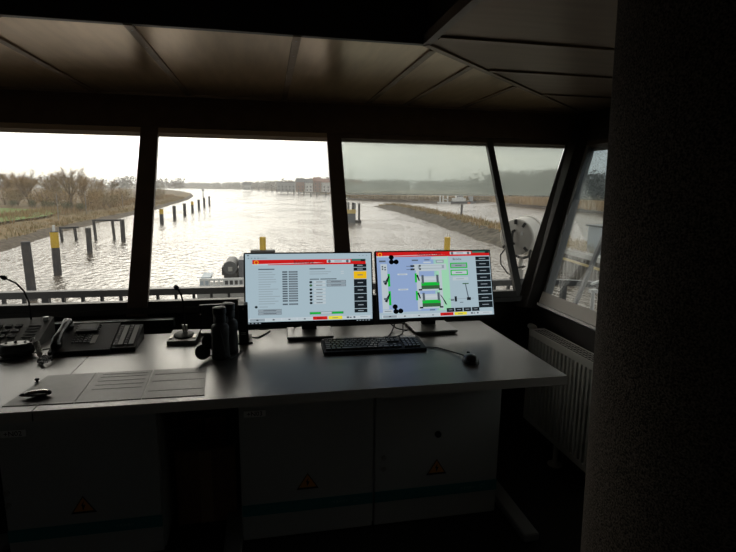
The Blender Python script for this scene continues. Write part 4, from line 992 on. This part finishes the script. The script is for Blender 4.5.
monitor((.186, 2.30, .993), .595, .345, -.029, -.227, 'left monitor showing a white lighting page with grey rows', draw_left)
monitor((.798, 2.30, .9975), .595, .343, .015, -.30, 'right monitor showing the blue and green bridge overview', draw_right)
# cables behind the monitors
M_cable = M_rubber
def cable(pts, lab, r=.0032):
    sm_ = []
    P = [Vector(p) for p in pts]
    for i in range(len(P)-1):
        a, b, c, d = P[max(i-1, 0)], P[i], P[i+1], P[min(i+2, len(P)-1)]
        for k in range(6):
            u = k/6; sm_.append(.5*((2*b)+(c-a)*u+(2*a-5*b+4*c-d)*u*u+(3*b-a-3*c+d)*u**3))
    sm_.append(P[-1])
    return MB().tube(sm_, r, n=6).build('cable', M_cable, label=lab, cat='cable', smooth=True)
zf = DZ+.0035
cable([(.12, 2.36, .90), (.11, 2.40, .80), (.14, 2.43, .772), (.18, 2.41, .80), (.17, 2.36, .90)], 'cable loop hanging behind the left monitor stand')
cable([(.27, 2.36, .90), (.29, 2.40, .80), (.33, 2.42, .79), (.38, 2.40, .82), (.36, 2.36, .92)], 'cable loop right of the left monitor stand')
cable([(-.07, 2.33, .90), (-.07, 2.40, .80), (-.03, 2.42, .776), (.02, 2.40, .80), (.03, 2.36, .90)], 'cable loop under the left corner of the left monitor')
cable([(.64, 2.38, .86), (.60, 2.35, zf+.01), (.56, 2.27, zf), (.50, 2.18, zf), (.45, 2.155, zf)], 'cable running from the right monitor to the keyboard')
cable([(.55, 2.38, .88), (.60, 2.37, zf+.02), (.66, 2.345, zf), (.69, 2.375, zf)], 'thin cable crossing beside the right monitor stand')
cable([(.70, 2.37, .84), (.655, 2.36, .80), (.635, 2.30, zf), (.58, 2.24, zf), (.50, 2.215, zf)], 'thin dark cable lying between keyboard and right monitor stand')
cable([(-.115, 2.36, zf), (-.06, 2.33, zf), (-.03, 2.37, zf), (.0, 2.43, zf)], 'short black cable beside the little computer')

# ---- keyboard
kb = thing('keyboard', 'black keyboard with numeric pad lying before the monitors', 'keyboard', (.447, 2.105, DZ), -.02)
KW, KD = .448, .152
kt = math.radians(4)
MB().prism([(-KW/2, -KD/2, 0), (-KW/2, KD/2, 0), (-KW/2, KD/2, .026), (-KW/2, -KD/2, .014)], (KW, 0, 0)).build('case', M_black, kb)
ks = MB(); slope = (.026-.014)/KD
def key(x, y, w, d):
    z = .014+(y+KD/2)*slope; ins = .0018
    b = [Vector((x-w/2, y-d/2, z)), Vector((x+w/2, y-d/2, z)), Vector((x+w/2, y+d/2, z+d*slope)), Vector((x-w/2, y+d/2, z+d*slope))]
    t_ = [Vector((x-w/2+ins, y-d/2+ins, z+.007)), Vector((x+w/2-ins, y-d/2+ins, z+.007)), Vector((x+w/2-ins, y+d/2-ins, z+.007+d*slope)), Vector((x-w/2+ins, y+d/2-ins, z+.007+d*slope))]
    ks.hexa(b, t_)
P_ = .0187
for r_ in range(6):
    y = KD/2-.02-r_*.0205-(.004 if r_ else 0); x = -KW/2+.018
    wid = [[1]*13, [1]*13+[1.9], [1.5]+[1]*12+[1.4], [1.8]+[1]*11+[2.1], [1.3]+[1]*11+[2.6], [1.3, 1.1, 1.3, 6, 1.3, 1.1, 1.3, 1.4]][r_]
    for w in wid: key(x+w*P_/2-.009, y, w*P_-.002, .0165); x += w*P_
    for i in range(3):
        if r_ in (0, 1, 2, 5) or (r_ == 4 and i == 1): key(KW/2-.152+i*P_, y, P_-.002, .0165)
    if r_: 
        for i in range(4): key(KW/2-.086+i*P_, y, P_-.002, .0165)
ks.build('key_field', mat('key_plastic', (.045, .044, .042), .4), kb, kind='stuff')
MB().box((KW/2-.05, KD/2-.016, .0275), (.07, .012, .001), RX(slope)).build('indicator_strip', M_alu, kb)
MB().box((-KW/2+.03, KD/2-.012, .0275), (.05, .012, .001), RX(slope)).build('media_strip', mat('keyboard_logo', (.2, .2, .2), .4), kb)
for s_ in (-1, 1): MB().box((s_*KW*.42, KD*.42, .001), (.03, .012, .002)).build('rubber_foot', M_rubber, kb)
# ---- mouse
ms = thing('mouse', 'small black and grey computer mouse at the right end of the desk', 'mouse', (.806, 1.862, DZ), -.12)
def dome(sx, sy, h, n=28, k=8, z0=0, cut=1):
    mb = MB(); pr2 = [(1.0, z0), (1.0, z0+.004)]
    pr2 += [(math.cos(a), z0+.004+h*math.sin(a)) for a in [i*PI/2/k for i in range(1, k)]]+[(.04, z0+.004+h)]
    return mb.lathe(pr2, n=n, sx=sx, sy=sy)
dome(.033, .044, .03).build('shell', M_black_s, ms, smooth=True)
dome(.0336, .0285, .022, z0=.004).build('grey_side', mat('mouse_silver', (.34, .33, .31), .35), ms, smooth=True)
MB().cyl((-.004, .026, .0265), (.004, .026, .0265), .009, n=14).build('scroll_wheel', M_dgrey, ms)
MB().tube([Vector(p)-Vector(ms.location) for p in [(.802, 1.90, zf+.008), (.79, 1.94, zf+.004), (.765, 2.0, zf), (.73, 2.05, zf), (.69, 2.065, zf), (.645, 2.055, zf), (.62, 2.08, zf), (.60, 2.15, zf), (.62, 2.22, zf)]], .0028, n=6).build('cord', M_cable, ms, smooth=True)
ms.rotation_euler = (0, 0, 0)

# ---- binoculars standing on their objectives
bn = thing('binoculars', 'black binoculars standing upright with open lens caps', 'binoculars', (-.185, 2.11, DZ), math.radians(66))
for s_ in (-1, 1):
    b_ = MB().lathe([(.031, 0), (.035, .004), (.0355, .05), (.034, .085), (.0345, .09), (.036, .105), (.036, .13), (.033, .139), (.022, .146), (.021, .150)], (s_*.037, 0, 0), n=28).build('barrel', M_dgrey, bn, smooth=True)
    MB().lathe([(.021, .150), (.025, .153), (.025, .180), (.0225, .184), (.027, .188), (.027, .212), (.022, .215)], (s_*.037, 0, 0), n=24).build('eyepiece', M_black, bn, smooth=True)
    MB().lathe([(.0352, .0), (.0365, .002), (.0365, .016), (.0352, .018)], (s_*.037, 0, 0), n=28).build('objective_ring', M_rubber, bn, smooth=True)
MB().cyl((0, 0, .03), (0, 0, .14), .012, n=14).build('hinge', M_black, bn, smooth=True); MB().lathe([(.014, .14), (.016, .142), (.016, .163), (.013, .166)], n=18).build('focus_wheel', M_rubber, bn, smooth=True)
MB().box((0, 0, .115), (.05, .024, .03)).build('bridge', M_dgrey, bn); MB().box((0, 0, .05), (.05, .02, .025)).build('bridge', M_dgrey, bn)
iv = RZ(-math.radians(66))
for dx, dy, zz in ((-.085, -.055, .034), (-.068, .03, .052)):
    q = iv @ Vector((dx, dy, 0)); nrm = iv @ Vector((.45, -.75, .5)).normalized(); rt = nrm.to_track_quat('Z', 'Y').to_matrix()
    cp = MB().lathe([(.006, -.004), (.029, -.004), (.031, -.002), (.031, .006), (.027, .007), (.026, .002), (.006, .002)], Vector((q.x, q.y, zz)), rt, n=28).build('lens_cap', M_rubber, bn, smooth=True)
    MB().tube([Vector((q.x, q.y, zz-.024)), Vector((q.x*.7, q.y*.7, .012)), iv @ Vector((-.03*1, dy*.6, .012))], .003, n=6).build('tether', M_rubber, cp)
MB().tube([(-.06, -.005, .15), (-.08, -.03, .10), (-.075, -.04, .03), (-.05, -.05, .004), (.0, -.055, .004), (.05, -.045, .004)], .003, n=6).build('neck_strap', M_rubber, bn, smooth=True)

# ---- gooseneck microphone
mc = thing('gooseneck_microphone', 'gooseneck microphone on a square grey base beside the binoculars', 'microphone', (-.385, 2.345, DZ), -.05)
MB().prism([(-.062, -.065, 0), (-.062, .065, 0), (-.062, .065, .034), (-.062, -.065, .018)], (.124, 0, 0)).build('base', mat('mic_grey', (.16, .155, .145), .45), mc)
MB().lathe([(.045, 0), (.045, .004), (.042, .006), (.004, .006)], (0, 0, .026), RX(math.atan(.016/.13)), n=28).build('top_dial', M_black, mc, smooth=True)
for s_ in (-1, 1): MB().box((s_*.05, -.02, .0255), (.012, .04, .004), RX(.123)).build('talk_button', M_alu, mc)
for s_ in (-1, 1): MB().cyl((s_*.006, .025, .03), (s_*.006, .025, .068), .0055, n=10).build('socket', M_alu, mc)
nk = [(0, .025, .06), (.0, .025, .12), (.0, .02, .17), (-.006, .01, .215), (-.016, -.005, .243)]
MB().tube(nk, .0038, n=8).build('gooseneck', M_black, mc, smooth=True)
MB().lathe([(.004, -.012), (.0095, -.009), (.0105, 0), (.0085, .01), (.003, .013)], (-.02, -.008, .249), RY(-.7), n=16).build('capsule', M_black, mc, smooth=True)
# ---- dark little panel screen behind the binoculars
pn = thing('panel_display', 'small dark flat display standing behind the binoculars', 'display', (-.243, 2.44, DZ), .02)
MB().box((0, 0, .087), (.16, .018, .114)).build('housing', M_black, pn)
MB().box((0, -.0095, .088), (.148, .002, .10)).build('glass', mat('dark_glass', (.008, .008, .009), .3), pn)
MB().rbox((0, .0, .007), (.165, .07, .014), .006).build('foot', mat('panel_foot', (.22, .21, .2), .4), pn); MB().box((0, .015, .03), (.06, .02, .05)).build('neck', M_black, pn)
MB().cyl((-.077, -.009, .10), (-.077, -.013, .10), .003, n=8).build('status_lamp', M_white, pn)
# ---- little computer beside the left monitor
pc = thing('mini_computer', 'slim black mini computer upright beside the left monitor', 'computer', (-.118, 2.31, DZ), .05)
MB().rbox((0, .0, .095), (.042, .15, .175), .004).build('case', M_black, pc); MB().box((0, 0, .004), (.075, .13, .008)).build('stand', M_black, pc)
for j in range(2): MB().box((-.002, -.0762, .05+j*.007), (.022, .001, .003)).build('faded_mark', M_alu, pc)
MB().cyl((0, -.075, .165), (0, -.078, .165), .004, n=10).build('power_button', M_alu, pc)

# ---- telephone with key module
ph = thing('desk_telephone', 'black desk telephone with handset, display and long key module', 'telephone', (-.785, 2.31, DZ), .03); ph.scale = (.72, .92, .9)
def wedge(x0, x1, y0, y1, h0, h1, z0=0): return MB().prism([(x0, y0, z0), (x0, y1, z0), (x0, y1, z0+h1), (x0, y0, z0+h0)], (x1-x0, 0, 0))
wedge(-.16, .165, -.115, .115, .02, .085).build('base', M_black, ph)
sl3 = math.atan(.065/.23)
def on(x, y, lift=0): return Vector((x, y, .02+(y+.115)*(.065/.23)+lift))
dp = MB().box(on(-.005, .065, .006), (.115, .07, .014), RX(sl3)).build('display_housing', M_dgrey, ph)
MB().box(on(-.005, .063, .0135), (.085, .045, .002), RX(sl3)).build('display', mat('lcd_grey', (.10, .10, .095), .25), dp)
kk = mat('phone_key', (.055, .055, .055), .45); kl = mat('phone_label', (.30, .30, .28), .5)
keym = MB().rbox((0, 0, 0), (.014, .009, .005), .002, RX(sl3)).mesh('key', kk)
for i in range(3):
    for j in range(4): o = link('key', keym, ph); o.location = on(-.055+i*.02, .012-j*.019, .003)
for i in range(2):
    for j in range(5): o = link('key', keym, ph); o.location = on(.012+i*.02, .012-j*.015, .003)
for j in range(4):
    for s_ in (-.068, .058): o = link('key', keym, ph); o.location = on(s_, .09-j*.016, .004)
md = wedge(.168, .30, -.105, .105, .02, .075).build('key_module', M_black, ph)
for x in (.186, .243): 
    for j in range(9): MB().box(on(x, .08-j*.02, .0015), (.015, .013, .004), RX(sl3)).build('module_key', kk, md)
for x in (.213, .272): MB().box(on(x, .0, .001), (.026, .17, .002), RX(sl3)).build('label_strip', kl, md)
MB().box(on(.055, -.025, .001), (.028, .07, .002), RX(sl3)).build('label_strip', kl, ph)
hs = MB(); hp = [(-.125, -.10, .045), (-.127, -.07, .062), (-.128, -.02, .078), (-.128, .03, .092), (-.127, .08, .104), (-.125, .105, .10)]
hs.tube(hp, [.02, .026, .019, .019, .027, .02], n=14)
hs.rbox((-.125, -.085, .044), (.05, .05, .03), .015, RX(sl3)); hs.rbox((-.125, .09, .086), (.05, .052, .03), .015, RX(sl3))
hs.build('handset', M_black_s, ph, smooth=True)
hx = []
cpath = [Vector(p) for p in ((-.125, -.115, .03), (-.12, -.16, .012), (-.10, -.20, .012), (-.135, -.235, .012), (-.17, -.205, .012), (-.145, -.165, .018), (-.10, -.19, .022), (-.12, -.225, .022), (-.165, -.19, .016), (-.165, -.12, .012))]
for i in range(len(cpath)-1):
    for k in range(22):
        u = k/22; p = cpath[i].lerp(cpath[i+1], u); a = k/22*2*PI*6
        hx.append(p+Vector((0, .006*math.cos(a), .006*math.sin(a))) if i else p+Vector((.006*math.cos(a), 0, .006*math.sin(a))))
MB().tube(hx, .0022, n=5).build('coiled_cord', M_black_s, ph, smooth=True)
# ---- trunking along the back of the desk
tk = thing('cable_trunking', 'long dark cable trunking along the wall behind the telephone', 'trunking', (-.80, 2.60, DZ))
MB().box((0, 0, .02), (.66, .05, .04)).build('channel', M_black, tk); MB().box((0, -.022, .041), (.65, .006, .003)).build('edge_highlight', mat('trunk_highlight', (.2, .19, .17), .4), tk)  # pale strip paints in the highlight along the front top edge
for x in (-.3, 0, .3): MB().box((x, .035, .02), (.03, .03, .02)).build('clip', M_black, tk)
# ---- intercom console at the far left with its own gooseneck
ic = thing('intercom_console', 'grey intercom console with sloped face at the left edge of the desk', 'intercom', (-1.10, 2.44, DZ), .03)
wedge(-.13, .11, -.10, .10, .022, .085).build('base', mat('console_grey', (.11, .108, .10), .6, spec=.3), ic)
s4 = math.atan(.063/.2)
for i in range(3):
    for j in range(3): MB().rbox((-.09+i*.04, -.05+j*.04, .024+(.05+j*.04)*.315+.002), (.028, .02, .006), .002, RX(s4)).build('button', M_dgrey, ic)
MB().cyl((.085, .075, .078), (.085, .075, .092), .012, n=14).build('knob', M_white, ic)
for j in range(5): MB().box((.055, -.06+j*.022, .022+(.04+j*.022)*.315+.001), (.05, .006, .003), RX(s4)).build('speaker_slot', M_black, ic)
MB().tube([(.02, .085, .08), (.018, .085, .16), (.005, .08, .215), (-.02, .07, .255), (-.055, .06, .28)], .004, n=8).build('gooseneck', M_black, ic, smooth=True)
MB().lathe([(.004, -.014), (.010, -.01), (.011, 0), (.004, .014)], (-.062, .058, .284), RY(-1.1), n=14).build('capsule', M_black, ic, smooth=True)
# ---- round speaker microphone with pale top and curly white lead
pk = thing('hand_microphone', 'rounded dark hand microphone with pale top at the left desk end', 'microphone', (-1.025, 2.235, DZ), .1)
MB().lathe([(.05, 0), (.060, .008), (.064, .025), (.060, .042), (.054, .05)], n=32, sx=1.05, sy=.62).build('shell', mat('mic_dark', (.045, .046, .048), .45), pk, smooth=True)
MB().lathe([(.052, .05), (.050, .054), (.006, .055)], n=32, sx=1.05, sy=.62).build('pale_top', mat('mic_pale', (.36, .35, .31), .45), pk, smooth=True)
MB().cyl((0, 0, .054), (0, 0, .064), .006, n=10).build('button', M_black, pk)
for s_ in (-1, 1): MB().cyl((s_*.034, .002, .054), (s_*.034, .002, .058), .005, n=10).build('screw', M_black, pk)
MB().tube([(.05, .01, .05), (.056, .012, .065), (.066, .012, .066)], .005, n=8).build('clip', M_white, pk, smooth=True)
cu_ = []
for i in range(120):
    u = i/120; a = u*2*PI*9; cu_.append(Vector((.07+.03*u+.008*math.cos(a), .02-.075*u, .012+.008*math.sin(a)+.03*(1-u))))
MB().tube(cu_, .0035, n=5).build('curly_lead', M_white, pk, smooth=True)
cable([(-1.16, 2.17, zf), (-1.05, 2.165, zf), (-.98, 2.20, zf+.004), (-.93, 2.25, zf+.012), (-.90, 2.28, zf+.006)], 'thin dark lead in front of the hand microphone')

# ---- plastic covered sheets, each a leaf with ruled lines
M_paper = mat('laminated_sheet', (.06, .054, .047), .5, spec=.4, c2=(.05, .045, .04), scale=30); M_ink = mat('ruled_ink', (.03, .028, .027), .6); M_margin = mat('sheet_margin', (.2, .185, .17), .4)
def sheet(px4, lab, lines):
    P4 = [at(px, py, z=DZ) for px, py in px4]; o = sum(P4, Vector())/4; t = thing('laminated_sheet', lab, 'sheet', o)
    L = [p-o for p in P4]
    MB().prism(L, (0, 0, .0022)).build('leaf', M_paper, t)
    def q(u, v, z=.0025): return L[0].lerp(L[1], u).lerp(L[3].lerp(L[2], u), v)+Vector((0, 0, z))
    for u0, u1, v, wdt in lines:
        MB().prism([q(u0, v), q(u1, v), q(u1, v+wdt), q(u0, v+wdt)], (0, 0, .0004)).build('ruled_line', M_ink, t)
    return t
sheet([(2, 407), (73.5, 403.5), (96.5, 373.2), (48, 376)], 'plain laminated sheet at the left under the silver pocket tool', [])
sheet([(74.5, 403.3), (141, 399.3), (153, 370.4), (98, 373.1)], 'middle laminated sheet with five dark ruled lines', [(.12, .93, v, .012) for v in (.38, .52, .66, .8, .9)])
sheet([(142, 399.2), (204.5, 395.5), (207, 367.5), (154.5, 370.3)], 'right laminated sheet with three long ruled lines', [(.05, .97, v, .014) for v in (.22, .55, .8)])
# ---- pocket tool and knob
c = at(37.5, 396.5, z=DZ+.0022)
kf = thing('pocket_tool', 'silver pocket tool with dark tip lying on the left sheet', 'tool', c, .1)
MB().lathe([(.004, -.036), (.008, -.032), (.0105, -.015), (.0115, .008), (.0105, .028), (.007, .034)], (0, 0, .0112), RY(PI/2), n=18, sx=1, sy=1.1).build('handle', M_steel, kf, smooth=True)
MB().lathe([(.001, -.052), (.005, -.046), (.006, -.034)], (0, 0, .010), RY(PI/2), n=12).build('tip', M_black, kf, smooth=True)
MB().lathe([(.008, .030), (.0085, .036), (.005, .041)], (0, 0, .011), RY(PI/2), n=14).build('end_cap', M_black, kf, smooth=True)
c = at(37.3, 382, z=DZ+.0022); kn = thing('desk_button', 'tiny black knob on the upper left of the plain sheet', 'knob', c)
MB().lathe([(.006, 0), (.006, .002), (.004, .003), (.004, .006), (.0075, .008), (.0075, .012), (.005, .014)], n=16).build('body', M_black, kn, smooth=True); MB().lathe([(.0085, 0), (.0085, .0015), (.006, .002)], n=16).build('flange', M_black_s, kn)
